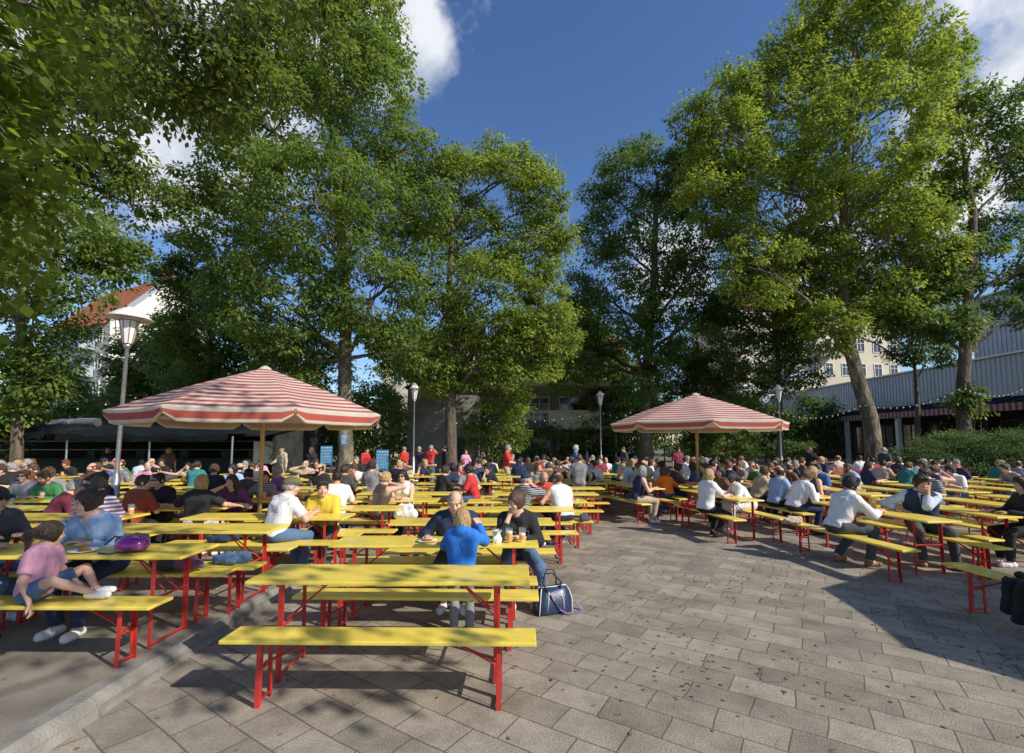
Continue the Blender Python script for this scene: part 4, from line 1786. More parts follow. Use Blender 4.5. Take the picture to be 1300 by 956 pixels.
def hand(F, w_, d, n, side, sc=1.0, curl=.6, fine=True):
    """palm, four fingers and a thumb. d: pointing direction, n: palm normal, side: +1 right hand thumb towards +s"""
    d = d / np.linalg.norm(d)
    n = n - d * (n @ d)
    n /= np.linalg.norm(n) + 1e-9
    s = np.cross(n, d) * side
    P = w_ + d * .012
    for q in (-.026, -.009, .009, .026):
        F.cone(P + s * q * .6, P + d * .075 * sc + s * q, .016 * sc, .012 * sc, .012)
    ang0 = curl * .5
    for i, (q, l) in enumerate(((-.029, .060), (-.010, .075), (.010, .080), (.028, .070))):
        b0 = P + d * .082 * sc + s * q
        l *= sc
        d1 = d * math.cos(ang0) + n * math.sin(ang0) + s * q * 1.2
        b1 = b0 + d1 * l * .5
        d2 = d * math.cos(ang0 + curl) + n * math.sin(ang0 + curl) + s * q
        b2 = b1 + d2 * l * .5
        F.cone(b0, b1, .0095, .009, .004)
        F.cone(b1, b2, .009, .0078, .004)
    t0 = P + d * .02 + s * .028
    t1 = t0 + (d * .55 + s * .75 + n * .3) * .040 * sc
    t2 = t1 + (d * .9 + s * .25 + n * .35) * .034 * sc
    F.cone(t0, t1, .013, .0105, .008)
    F.cone(t1, t2, .0105, .0085, .004)


HEADCACHE = {}


def headmesh(kind):
    """hair / hats / glasses in head-local coordinates (x right, y forward, z up)"""
    if kind in HEADCACHE:
        return HEADCACHE[kind]
    F = Field((-.16, -.24, -.42), (.16, .24, .22), .0065)
    nseed = len(HEADCACHE)

    def facecut(zb=-.2, fy=.10, drop=0):
        F.ell((0, .115, -.045 + drop), (.080, .085, .100), k=.012, sub=True)
    if kind in ('short', 'crew', 'balding', 'curly'):
        e = {'short': .016, 'crew': .007, 'balding': .006, 'curly': .024}[kind]
        F.ell((0, -.012, .022), (.076 + e, .095 + e, .108 + e), k=0)
        F.cone((-.03, .06, .10), (.04, .065, .095), .022 + e * .5, .018 + e * .5, .03) if kind != 'balding' else None
        facecut()
        F.cut((0, 0, -.055), (0, -.25, -1))
        if kind == 'balding':
            F.ell((0, .03, .11), (.085, .12, .09), k=.01, sub=True)
        nz_, ns = {'short': (.0022, 42), 'crew': (.0012, 60), 'balding': (.001, 60), 'curly': (.008, 48)}[kind]
    elif kind in ('bob', 'long', 'pony', 'bun'):
        e = .017
        F.ell((0, -.014, .020), (.076 + e, .096 + e, .106 + e), k=0)
        if kind == 'bob':
            for s in (-1, 1):
                F.cone((s * .070, -.02, .0), (s * .074, -.01, -.12), .030, .026, .04)
            F.cone((0, -.07, 0), (0, -.07, -.12), .06, .055, .05)
        if kind == 'long':
            for s in (-1, 1):
                F.cone((s * .068, -.02, .02), (s * .082, -.03, -.24), .030, .026, .05)
            F.cone((0, -.07, 0), (0, -.095, -.30), .062, .05, .05)
            F.cone((-.04, -.08, -.1), (-.05, -.09, -.31), .04, .035, .05)
            F.cone((.04, -.08, -.1), (.05, -.09, -.32), .04, .035, .05)
        F.ell((0, .125, -.035), (.088, .105, .105), k=.012, sub=True)
        F.ell((0, .10, -.14), (.07, .08, .09), k=.01, sub=True)
        F.ell((0, .0, -.19), (.052, .075, .13), k=.005, sub=True)
        if kind == 'pony':
            F.cut((0, 0, -.07), (0, -.4, -1))
            F.cone((0, -.115, .05), (0, -.165, .0), .028, .034, .01)
            F.cone((0, -.165, .0), (0, -.16, -.16), .034, .014, .02)
        if kind == 'bun':
            F.cut((0, 0, -.07), (0, -.4, -1))
            F.ell((0, -.12, .075), (.045, .042, .042), k=.01)
        nz_, ns = .0018, 30
    elif kind in ('cap', 'flatcap', 'beanie', 'hat'):
        F.ell((0, -.008, .045), (.088, .108, .088), k=0)
        F.cut((0, 0, .035), (0, .12, -1))
        if kind == 'flatcap':
            F.ell((0, .035, .072), (.088, .105, .045), rotm(0, -.28), k=.03)
        if kind in ('cap', 'flatcap'):
            F.ell((0, .118, .045), (.066, .075, .009), rotm(0, -.22), k=.012)
        if kind == 'hat':
            F.ell((0, 0, .05), (.16, .17, .010), k=.015)
        nz_, ns = .001, 20
    elif kind == 'capfringe':
        F.ell((0, -.014, .015), (.082, .102, .100), k=0)
        facecut()
        F.cut((0, 0, .035), (0, -.12, 1))
        F.cut((0, 0, -.06), (0, -.25, -1))
        nz_, ns = .002, 50
    elif kind == 'beard':
        F.ell((0, .040, -.078), (.060, .062, .052), k=0)
        F.cone((-.066, .02, -.03), (-.045, .06, -.08), .018, .02, .02)
        F.cone((.066, .02, -.03), (.045, .06, -.08), .018, .02, .02)
        F.cone((-.028, .092, -.045), (.028, .092, -.045), .010, .010, .01)
        F.cut((0, 0, -.022), (0, .2, 1))
        nz_, ns = .0015, 70
    elif kind == 'sunglasses':
        m = MB()
        for s in (-1, 1):
            m.ell((s * .034, .094, .012), (.028, .010, .020), 12, 8)
            m.tube([(s * .060, .085, .018), (s * .078, .04, .018), (s * .080, -.005, .010)], .0032, 5)
        m.tube([(-.014, .100, .018), (.014, .100, .018)], .003, 5)
        me = m.mesh('sunglasses', True)
        me.materials.append(None)
        HEADCACHE[kind] = me
        return me
    elif kind == 'helmet':
        F.ell((0, -.01, .05), (.115, .14, .11), k=0)
        F.cut((0, 0, .02), (0, .1, -1))
        nz_, ns = 0, 1
    me = F.mesh(kind, nz_, ns, nseed, fold=(24 if kind in ('short', 'bob', 'long', 'pony', 'bun', 'curly') else None))
    me.materials.append(None)
    HEADCACHE[kind] = me
    return me


def human_meshes(kind='sit', s=1.0, lean=15, side=0, twist=0, yaw=0, pitch=0, lh=None, rh=None, feet=None, knees=None, seat=.47, sleeve=.45, bottom='long', fem=False, child=False,
                 h=.013, curl=.6, seed=0, belly=0.0, lpalm=(0, 0, -1), rpalm=(0, 0, -1), lpole=(-.6, -.5, -.6), rpole=(.6, -.5, -.6), hoodie=False, skirt=False, collar=False, vest=False):
    sit = kind == 'sit'
    l = R_(lean)
    hz = (seat + .105 * s) if sit else .915 * s
    if kind == 'sit' and child:
        hz = seat + .085
    Pp = np.array([0, 0, hz])
    u = np.array([math.sin(R_(side)) * math.cos(l), math.sin(l), math.cos(l) * math.cos(R_(side))])
    Rt = rotm(R_(twist), -l, R_(side))
    rx = Rt[:, 0]
    fw = Rt[:, 1]
    up = Rt[:, 2]
    hipw, shw = (.095 if fem else .088) * s, (.165 if fem else .185) * s
    if child:
        shw *= .93
    T = .50 * s
    Wst = Pp + up * T * .36
    Ch = Pp + up * T * .68
    Sh = Pp + up * T * .93
    Nk = Pp + up * T * 1.02
    hs_ = s if not child else s * 1.22
    Rh = rotm(R_(yaw), R_(pitch))
    hc = Nk + up * .062 * s + np.array([0, .014, .060 * hs_]) + Rh[:, 1] * .012
    HP = {}
    sl, sr = Sh - rx * shw * .97 - up * .032 * s, Sh + rx * shw * .97 - up * .032 * s
    fore = .255 * s
    upp = .285 * s
    if lh is None:
        lh = (-.14, .40, .80) if sit else (-.24, .05, hz - .12)
    if rh is None:
        rh = (.14, .40, .80) if sit else (.24, .05, hz - .12)
    arms = []
    for sg, sh_, t, pole, pn in ((-1, sl, lh, lpole, lpalm), (1, sr, rh, rpole, rpalm)):
        if isinstance(t, str) and t.startswith('face'):
            t = hc + Rh @ np.array([sg * .055, .075, -.085])
        elif isinstance(t, str) and t == 'mouth':
            t = hc + Rh @ np.array([sg * .03, .17, -.06])
        elif isinstance(t, str) and t == 'chin':
            t = hc + Rh @ np.array([sg * .03, .10, -.13])
        e, w_ = ik(sh_, t, upp, fore, np.array(pole))
        arms.append((sg, sh_, e, w_, np.array(pn, float)))
    # legs
    if feet is None:
        feet = ((-.11, .40, .0), (.12, .36, .0)) if sit else ((-.10, .02, 0), (.11, -.02, 0))
    legs = []
    for i, sg in enumerate((-1, 1)):
        hp = Pp + np.array([sg * hipw, 0, -.01])
        ft = np.array(feet[i], float)
        an = ft + np.array([0, 0, .085 * s])
        pole = np.array([sg * .15, .7, .8]) if sit else np.array([sg * .05, 1, 0])
        if knees is not None:
            pole = np.array(knees[i], float)
        kn, an = ik(hp, an, .43 * s, .42 * s, pole)
        legs.append((sg, hp, kn, an))
    allp = [Pp, hc, Sh] + [q for a in arms for q in a[1:4]] + [q for a in legs for q in a[1:4]]
    lo = np.min(allp, 0) - .26
    hi = np.max(allp, 0) + .26

    def torso(F, e=0.0, k=.05, low=True):
        F.cone(Pp - rx * .055 * s, Pp + rx * .055 * s, (.118 if fem else .108) * s + e, (.118 if fem else .108) * s + e, k)
        w = (.060 if fem else .072) * s
        F.cone(Wst - rx * w + fw * (.01 + belly * .5), Wst + rx * w + fw * (.01 + belly * .5), .098 * s + e + belly * .5, .098 * s + e + belly * .5, .08)
        F.cone(Ch - rx * .085 * s, Ch + rx * .085 * s, .108 * s + e, .108 * s + e, .08)
        if fem and not child:
            for sg in (-1, 1):
                F.ell(Ch + rx * sg * .07 * s + fw * .075 * s + up * .02, (.058 + e, .055 + e, .055 + e), k=.04)
        for sg in (-1, 1):
            F.cone(Sh + up * .0, Sh + rx * sg * shw * .84 - up * .030 * s, .062 * s + e, .052 * s + e, .05)
        F.cone(Sh - up * .03 - rx * .05, Nk + up * .0 + rx * .0, .075 * s + e, .06 * s + e, .05)
    # ---- body
    F = Field(lo, hi, h)
    torso(F)
    F.cone(Nk - up * .03, hc - Rh[:, 2] * .05 - Rh[:, 1] * .015, .056 * s, .050 * s, .03)
    hS = hs_ * (1.0 if not fem else .96)

    def hp_(x, y, z):
        return hc + Rh @ (np.array([x, y, z]) * hS)
    F.ell(hp_(0, -.010, .018), np.array([.073, .092, .100]) * hS, Rh, k=.0)
    F.ell(hp_(0, .022, -.040), np.array([.058, .070, .072]) * hS, Rh, k=.03)
    F.ell(hp_(0, .058, -.092), np.array([.026, .026, .020]) * hS, Rh, k=.02)
    for sg in (-1, 1):
        F.ell(hp_(sg * .033, .098, .008), np.array([.020, .016, .013]) * hS, Rh, k=.012, sub=True)
        F.ell(hp_(sg * .080, -.006, -.008), np.array([.010 if not fem else .006, .022 if not fem else .018, .032 if not fem else .024]) * hS, Rh, k=.006)
        F.ell(hp_(sg * .042, .062, -.030), np.array([.022, .022, .020]) * hS, Rh, k=.02)
        F.cone(hp_(sg * .014, .086, .030), hp_(sg * .050, .074, .028), .008, .006, .012)
    F.cone(hp_(0, .086, .012), hp_(0, .108, -.026), .008 * hS, .0125 * hS, .008)
    F.ell(hp_(-.012, .096, -.030), np.array([.009] * 3) * hS, k=.006)
    F.ell(hp_(.012, .096, -.030), np.array([.009] * 3) * hS, k=.006)
    F.cone(hp_(-.020, .086, -.060), hp_(.020, .086, -.060), .0075 * hS, .0075 * hS, .008)
    for sg, a, e, w_, pn in arms:
        F.cone(a, e, .050 * s, .040 * s, .04)
        F.cone(a - up * .01, a + (e - a) * .3, .056 * s, .045 * s, .04)
        F.cone(e, e + (w_ - e) * .35, .040 * s, .039 * s, .02)
        F.cone(e + (w_ - e) * .3, w_, .039 * s, .025 * s, .02)
        hand(F, w_, (w_ - e), pn, sg, .95 * s if not child else s, curl)
    for sg, a, kn, an in legs:
        F.cone(a, kn, .086 * s, .056 * s, .02)
        F.cone(kn, kn + (an - kn) * .35, .052 * s, .051 * s, .012)
        F.cone(kn + (an - kn) * .3, an, .051 * s, .034 * s, .01)
        F.cone(an, an + np.array([sg * .01, .08, -.04]), .034 * s, .025 * s, .02)
    HP['body'] = F.mesh('body')
    # eyes, lips added into the same mesh
    me = HP['body']
    bm = bmesh.new()
    bm.from_mesh(me)

    def blob(c, r, mi):
        q = MB()
        q.ell(c, r, 8, 6, rot=Matrix(Rh.tolist()))
        vs = [bm.verts.new(v) for v in q.v]
        for f in q.f:
            try:
                fc = bm.faces.new([vs[i] for i in f])
                fc.material_index = mi
                fc.smooth = True
            except ValueError:
                pass
    for sg in (-1, 1):
        blob(hp_(sg * .032, .0845, .007), np.array([.0135, .0075, .0062]) * hS, 1)
        blob(hp_(sg * .032, .0895, .007), np.array([.0058, .0045, .0058]) * hS, 2)
        blob(hp_(sg * .033, .0895, .0235), np.array([.0165, .004, .0030]) * hS, 2)
    blob(hp_(0, .0925, -.0575), np.array([.019, .0045, .0042]) * hS, 3)
    blob(hp_(0, .0920, -.0645), np.array([.016, .0050, .0045]) * hS, 3)
    bm.to_mesh(me)
    bm.free()
    # ---- top
    F = Field(lo, hi, h)
    e = .019 + (.004 if hoodie else 0)
    torso(F, 0)
    if sleeve > 0:
        for sg, a, el, w_, pn in arms:
            if sleeve <= .5:
                b = a + (el - a) * (sleeve / .5 * .95)
                F.cone(a - up * .01, b, .054 * s, .050 * s, .035, capb=True)
            else:
                F.cone(a - up * .01, el, .053 * s, .043 * s, .035)
                fr = min((sleeve - .5) / .5, 1)
                F.cone(el, el + (w_ - el) * (fr * .97), .043 * s, (.043 - .014 * fr) * s, .02, capb=True)
    F.D -= e
    if sleeve <= 0:
        for sg in (-1, 1):
            F.cone(Sh + rx * sg * shw * 1.12 + up * .10, Sh + rx * sg * shw * 1.02 - up * .08, .050, .042, .02, sub=True)
    F.cut(Pp - up * (.05 if sit else .10) * s, -up)
    # neckline
    F.cone(Nk + up * .03 - fw * .01, Nk + up * .02 + fw * .05, .058 * s, .050 * s, .012, sub=True)
    F.cut(Nk + up * (.045 if (hoodie or collar) else .02), up * 1.0 - fw * .12)
    if hoodie:
        F.ell(Nk - fw * .085 + up * .0, (.10 * s, .055 * s, .075 * s), Rt, k=.03)
    HP['top'] = F.mesh('top', .0036 if not child else .0026, 8, seed)
    if vest:
        F = Field(lo, hi, h)
        torso(F, 0)
        F.D -= .032
        for sg in (-1, 1):
            F.cone(Sh + rx * sg * shw * 1.15 + up * .10, Sh + rx * sg * shw * 1.05 - up * .10, .062, .055, .02, sub=True)
        F.cut(Pp + up * .0, -up)
        F.cut(Nk + up * .025, up)
        F.cone(Nk + fw * .11 + up * .03, Ch + fw * .15 - up * .06, .062, .02, .01, sub=True)
        HP['vest'] = F.mesh('vest', .002, 9, seed)
    if collar:
        F = Field(lo, hi, h)
        F.cone(Nk - up * .012, Nk + up * .038 - fw * .008, .073 * s, .063 * s, 0, capb=True)
        F.cone(Nk - up * .02, Nk + up * .06 - fw * .01, .056 * s, .055 * s, .0, sub=True)
        F.cone(Nk + fw * .09 + up * .03, Nk + fw * .05 - up * .01, .022, .008, .01, sub=True)
        HP['collar'] = F.mesh('collar')
    # ---- bottom
    F = Field(lo, hi, h)
    torso(F, 0)
    F.cut(Pp + up * .07 * s, up)
    for sg, a, kn, an in legs:
        if bottom == 'short':
            F.cone(a, a + (kn - a) * .72, .090 * s, .070 * s, .02, capb=True)
        else:
            F.cone(a, kn, .087 * s, .059 * s, .02)
            F.cone(kn, kn + (an - kn) * .95, .057 * s, .042 * s, .02, capb=True)
    if skirt:
        F.cone((legs[0][1] + legs[1][1]) / 2, (legs[0][2] + legs[1][2]) / 2 * .8 + (legs[0][1] + legs[1][1]) / 2 * .2, .12 * s, .12 * s, .06)
    F.D -= .012
    HP['bottom'] = F.mesh('bottom', .0025, 9, seed + 5)
    # ---- shoes
    for sg, a, kn, an in legs:
        F = Field(an - .2, an + .3, max(h * .7, .007))
        dz = an[2] - .085 * s
        fd = np.array([sg * .12, 1, 0])
        fd /= np.linalg.norm(fd)
        heel = np.array([an[0], an[1], dz + .038]) - fd * .035
        toe = heel + fd * .17 * s + np.array([0, 0, -.006])
        sd_ = np.cross(fd, (0, 0, 1))
        F.cone(heel, toe, .040 * s, .036 * s, 0)
        F.cone(heel + fd * .09 - sd_ * .012, heel + fd * .15 + sd_ * .008, .040 * s, .038 * s, .02)
        F.cone(heel + fd * .03 + np.array([0, 0, .01]), an + np.array([0, 0, .0]), .040 * s, .040 * s, .02, capb=True)
        F.cut((0, 0, dz + .002), (0, 0, -1))
        HP.setdefault('shoe', []).append(F.mesh('shoe'))
    HP['head'] = Matrix.Translation(Vector(hc)) @ Matrix(Rh.tolist()).to_4x4() @ Matrix.Scale(hS, 4)
    HP['wrists'] = [a[3] for a in arms]
    HP['hc'] = hc
    return HP


SKIN = {
    'fair': mat('fair_skin', (.62, .37, .27), .55, var=.05, scale=14),
    'tan': mat('tanned_skin', (.50, .27, .18), .55, var=.05, scale=14),
    'brown': mat('brown_skin', (.22, .11, .065), .55, var=.05, scale=14),
}
M['eyewhite'] = mat('eye_white', (.60, .57, .52), .3, var=0)
M['lip'] = mat('lip', (.42, .16, .13), .5, var=0)
HAIRC = {'black': (.012, .010, .010), 'dark brown': (.035, .020, .012), 'brown': (.085, .045, .022), 'blonde': (.42, .28, .12), 'grey': (.28, .27, .26), 'red-brown': (.16, .055, .022), 'white': (.5, .48, .45)}
HAIR = {k: streak('hair_' + k.replace(' ', '_').replace('-', '_'), v, .75, (130, 60, 22), .42, 1.0, .012) for k, v in HAIRC.items()}
CLC = {
    'white': (.74, .73, .72), 'black': (.018, .018, .020), 'navy blue': (.020, .032, .075), 'grey': (.24, .24, .25), 'dark grey': (.06, .063, .07), 'maroon': (.17, .028, .045), 'red': (.52, .035, .030),
    'rust red': (.28, .050, .025), 'yellow': (.66, .50, .05), 'pink': (.62, .30, .42), 'light blue': (.30, .42, .60), 'blue': (.035, .11, .32), 'bright blue': (.02, .16, .55), 'denim blue': (.085, .15, .26),
    'olive': (.12, .12, .06), 'orange': (.80, .19, .015), 'purple': (.24, .10, .32), 'beige': (.46, .38, .27), 'brown': (.14, .08, .05), 'teal': (.03, .20, .20), 'pale blue': (.50, .57, .66), 'green': (.05, .19, .07), 'cream': (.60, .54, .42), 'plum': (.10, .03, .09)}
CLOTH = {k: streak('cloth_' + k.replace(' ', '_'), v, .13, (12, 12, 6), .9, .55, .03) for k, v in CLC.items()}


def stripes(name, c1, c2, scale, horizontal=True, check=False):
    m, nt, b = newmat(name)
    N, L = nt.nodes, nt.links
    tc = N.new('ShaderNodeTexCoord')
    wv = N.new('ShaderNodeTexWave')
    wv.bands_direction = 'Z' if horizontal else 'X'
    wv.inputs['Scale'].default_value = scale
    wv.inputs['Distortion'].default_value = .6
    L.new(tc.outputs['Object'], wv.inputs['Vector'])
    rp = N.new('ShaderNodeValToRGB')
    rp.color_ramp.interpolation = 'CONSTANT'
    rp.color_ramp.elements[0].color = (*c1, 1)
    rp.color_ramp.elements[1].color = (*c2, 1)
    rp.color_ramp.elements[1].position = .5
    L.new(wv.outputs['Fac'], rp.inputs[0])
    L.new(rp.outputs[0], b.inputs['Base Color'])
    b.inputs['Roughness'].default_value = .85
    return m


CLOTH['purple striped'] = stripes('purple_striped_cloth', (.16, .09, .22), (.62, .56, .58), 6)
CLOTH['dark striped'] = stripes('dark_striped_cloth', (.05, .05, .06), (.34, .34, .36), 9)
CLOTH['red checked'] = stripes('red_checked_cloth', (.36, .04, .05), (.10, .03, .05), 5)
CLOTH['sparkly brown'] = mat('sparkly_brown_cloth', (.16, .12, .09), .35, .4, var=.9, scale=160)
CLOTH['floral white'] = mat('floral_white_cloth', (.42, .45, .52), .85, var=.8, scale=60)
LEATHER = {'brown': mat('brown_leather', (.26, .13, .05), .5, var=.2), 'white': CLOTH['white'], 'black': CLOTH['black'], 'pink': CLOTH['pink'], 'grey': CLOTH['grey']}
M['shades'] = mat('dark_lens', (.008, .008, .01), .12, spec=.8)


def objmat(o, i, m):
    o.material_slots[i].link = 'OBJECT'
    o.material_slots[i].material = m


def person(HPm, label, loc, rotz, top='white', bottom='denim blue', skin='fair', hair='short', hc='brown', shoe='white', extras=(), group=None, hatc='grey', full=True, collarc='white'):
    t = thing('person', label, 'person', loc, rotz, group)

    def part(name, me, ms, parent=t):
        o = bpy.data.objects.new(name, me)
        COL.objects.link(o)
        o.parent = parent
        while len(me.materials) < len(ms):
            me.materials.append(None)
        for i, m in enumerate(ms):
            objmat(o, i, m)
        return o
    part('body', HPm['body'], [SKIN[skin], M['eyewhite'], HAIR['dark brown' if hc in ('grey', 'white', 'blonde') else hc], M['lip']])
    part('shirt', HPm['top'], [CLOTH[top]])
    if 'vest' in HPm:
        part('waistcoat', HPm['vest'], [CLOTH['navy blue']])
    if 'collar' in HPm:
        part('collar', HPm['collar'], [CLOTH[collarc]])
    if full:
        part('trousers', HPm['bottom'], [CLOTH[bottom]])
        for s_ in HPm['shoe']:
            part('shoe', s_, [LEATHER[shoe]])
    hm = HPm['head']
    if hair and hair != 'bald':
        if hair in ('cap', 'flatcap', 'hat', 'beanie'):
            o = part('hair', headmesh('capfringe'), [HAIR[hc]])
            o.matrix_local = hm
            o = part('cap', headmesh(hair), [CLOTH[hatc]])
            o.matrix_local = hm
        else:
            o = part('hair', headmesh(hair), [HAIR[hc]])
            o.matrix_local = hm
    for x in extras:
        if x == 'sunglasses':
            o = part('sunglasses', headmesh(x), [M['shades']])
            o.matrix_local = hm
        elif x == 'beard':
            o = part('beard', headmesh(x), [HAIR[hc]])
            o.matrix_local = hm
    return t
# ------------------------------------------------------------------ beer tables and benches
TL, TW, TH_, BL, BW, BH = 2.2, .52, .77, 2.2, .26, .47


def make_set(kind):
    L_, W_, H_ = (TL, TW, TH_) if kind == 'table' else (BL, BW, BH)
    t = thing('beer_table' if kind == 'table' else 'beer_bench', 'x', kind, (0, 0, 0))
    m = MB()
    m.box((0, 0, H_ - .014), (L_, W_, .028))
    m.build('tabletop' if kind == 'table' else 'seat', M['yellow'], t, smooth=False, bevel=.006, seg=2)
    for s in (-1, 1):
        m = MB()
        xe = s * (L_ / 2 - .26)
        yo = W_ / 2 - .045
        for q in (-1, 1):
            # folded steel angle upright, slightly splayed
            m.bar((xe, q * (yo - .01), H_ - .03), (xe, q * yo, .0), .032, .006, up=(0, 1, 0))
            m.bar((xe - s * .016, q * (yo - .013) - q * .012, H_ - .03), (xe - s * .016, q * yo - q * .012, .0), .005, .024, up=(0, 1, 0))
        m.bar((xe, -yo + .01, .035), (xe, yo - .01, .035), .016, .016)
        m.bar((xe, -yo + .01, H_ * .52), (xe, yo - .01, H_ * .52), .016, .016)
        m.bar((xe, -yo - .02, H_ - .040), (xe, yo + .02, H_ - .040), .045, .020)
        f = m.build('leg_frame', M['red'], t)
        m = MB()
        m.tube([(xe + s * .012, -yo * .3, H_ * .55), (xe - s * .34, 0, H_ - .045)], .007, 5)
        m.tube([(xe + s * .012, yo * .3, H_ * .55), (xe - s * .34, 0, H_ - .045)], .007, 5)
        m.box((xe - s * .34, 0, H_ - .038), (.05, .10, .018))
        m.build('brace', M['red'], f)
    for x in (-.5, .5):
        m = MB()
        m.box((x, 0, H_ - .037), (.045, W_ - .08, .018))
        m.build('batten', M['brownwood'], t)
    return t


PT, PBn = make_set('table'), make_set('bench')
used_proto = {'table': False, 'bench': False}
ORD = ['first', 'second', 'third', 'fourth', 'fifth', 'sixth', 'seventh', 'eighth', 'ninth', 'tenth', 'eleventh', 'twelfth', 'thirteenth', 'fourteenth', 'fifteenth', 'sixteenth']
GR = {'table': 'yellow beer tables in rows across the yard', 'bench': 'yellow beer benches beside the tables'}
COUNT = {'table': 0, 'bench': 0}


def visible(x, y, m=1.6):
    if y < .6:
        return False
    p = 650 + FPX * x / y
    q = m / y * FPX
    return -q < p < 1300 + q


def place(kind, x, y, rz, label):
    z = gh(x, y)
    proto = PT if kind == 'table' else PBn
    jr = rnd.uniform(-.012, .012)
    COUNT[kind] += 1
    if not used_proto[kind]:
        used_proto[kind] = True
        proto.location = (x, y, z)
        proto.rotation_euler = (0, 0, rz + jr)
        proto['label'] = label
        proto['group'] = GR[kind]
        return proto
    return dup(proto, (x, y, z), rz + jr, label, GR[kind])


YC = [3.92, 5.20, 6.50, 7.72, 8.80] + [10.08 + 1.27 * k for k in range(9)]
YB = [4.22, 5.33, 6.60, 7.85, 8.92] + [10.12 + 1.27 * k for k in range(9)]
XR = [.14, .28, .60, 1.02, 1.45] + [1.45 + .36 * (k + 1) for k in range(9)]
SEATS = []   # (x, y, rotz, phrase, bench id)


def lcol(c):
    return 'column beside the aisle' if c == 0 else '%s column left of aisle' % ORD[-c]


for r in range(14):
    for c in range(0, -9, -1):
        if c < -1 and YB[r] > 16.6:
            continue
        x = XR[r] + 2.9 * c - 1.1 + (rnd.uniform(-.07, .07) if r > 1 else 0)
        if r == 0 and c == -1:
            x = -2.76 - 1.1
        y = (YC if c == 0 else YB)[r] + (rnd.uniform(-.03, .03) if r > 3 else 0)
        if not visible(x, y, 1.3):
            continue
        rz = .0 if r < 3 else rnd.uniform(-.02, .03)
        if r == 0 and c == 0:
            rz = -.01
        place('table', x, y, rz, 'yellow beer table with red legs, %s row back, %s' % (ORD[r], lcol(c)))
        for s, nm in ((-1, 'near'), (1, 'far')):
            off = .43 if not (r == 0 and c == -1 and s < 0) else .44
            bx, by = x + rnd.uniform(-.05, .05) * (r > 0), y + s * off
            if r == 0 and c == 0:
                bx, by = (-.93, 3.44) if s < 0 else (-.86, 4.36)
            place('bench', bx, by, rz + rnd.uniform(-.012, .012), 'yellow bench with red legs, %s side, %s row, %s' % (nm, ORD[r], lcol(c)))
            for o in (-.75, -.05, .68):
                SEATS.append((bx + o, by, 0 if s < 0 else PI, '%s bench, %s row, %s' % (nm, ORD[r], lcol(c)), (0, r, c, s), r, c))


def rcol(i):
    n = i + 2
    return 'first column right of aisle' if n == 0 else '%s column right of aisle' % ORD[n]


RN = {-2: (3.36, 11.0, 16), -1: (4.48, 8.80, 8), 0: (5.93, 6.45, 5), 1: (7.28, 6.85, 4), 2: (8.65, 7.1, 3), 3: (10.0, 7.6, 3), 4: (11.4, 8.0, 2), 5: (12.8, 8.6, 2), 6: (14.2, 9.6, 2), 7: (15.6, 10.5, 2), 8: (17, 11.2, 2)}
for i, (xn, yn, ph) in RN.items():
    for j in range(0, 5):
        a = R_(ph if j == 0 else 4)
        near_y = yn + 2.72 * j
        if near_y > 18.2 or (i >= 4 and near_y > 15.2):
            continue
        xx = xn + .26 * j + (.45 if i == -2 and j else 0)
        cx, cy = xx - math.sin(a) * 1.1, near_y + math.cos(a) * 1.1
        if j:
            cx += rnd.uniform(-.06, .06)
            cy += rnd.uniform(-.08, .08)
        if not visible(cx, cy, 1.6):
            continue
        rz = PI / 2 + a
        place('table', cx, cy, rz, 'yellow beer table with red legs, %s row back, %s' % (ORD[j], rcol(i)))
        for s, nm in ((1, 'left'), (-1, 'right')):
            off = s * (.86 if (i == 0 and j == 0 and s > 0) else .46)
            sl_ = -.32 if (j == 0 and i in (0, -1, -2)) else (-.12 if j == 0 else rnd.uniform(-.08, .08))
            bx = cx + math.cos(rz) * sl_ - math.sin(rz) * off
            by = cy + math.sin(rz) * sl_ + math.cos(rz) * off
            place('bench', bx, by, rz + rnd.uniform(-.02, .02), 'yellow bench with red legs, %s side, %s row, %s' % (nm, ORD[j], rcol(i)))
            for o in (-.7, 0, .7):
                SEATS.append((bx + math.cos(rz) * o, by + math.sin(rz) * o, rz + (PI if s > 0 else 0), '%s bench, %s row, %s' % (nm, ORD[j], rcol(i)), (1, j, i, s), j, i + 20))
place('bench', 5.08, 4.36, PI / 2 + R_(1), 'yellow bench with a black jacket hanging over it at the right edge')
place('table', 5.95, 4.1, PI / 2 + R_(1), 'yellow beer table in the shade just beyond the right edge')
print('FURN', COUNT)

# ------------------------------------------------------------------ people of the photograph
OCC = []
LAB = set()
LAST = {}


def P_(label, x, y, rz, pose, **kw):
    hh = kw.pop('h', .010)
    hp = human_meshes(h=hh, **pose)
    OCC.append((x, y))
    LAB.add(label)
    p = person(hp, label, (x, y, gh(x, y)), rz, **kw)
    return p


def face(dx, dy):
    return math.atan2(-dx, dy)


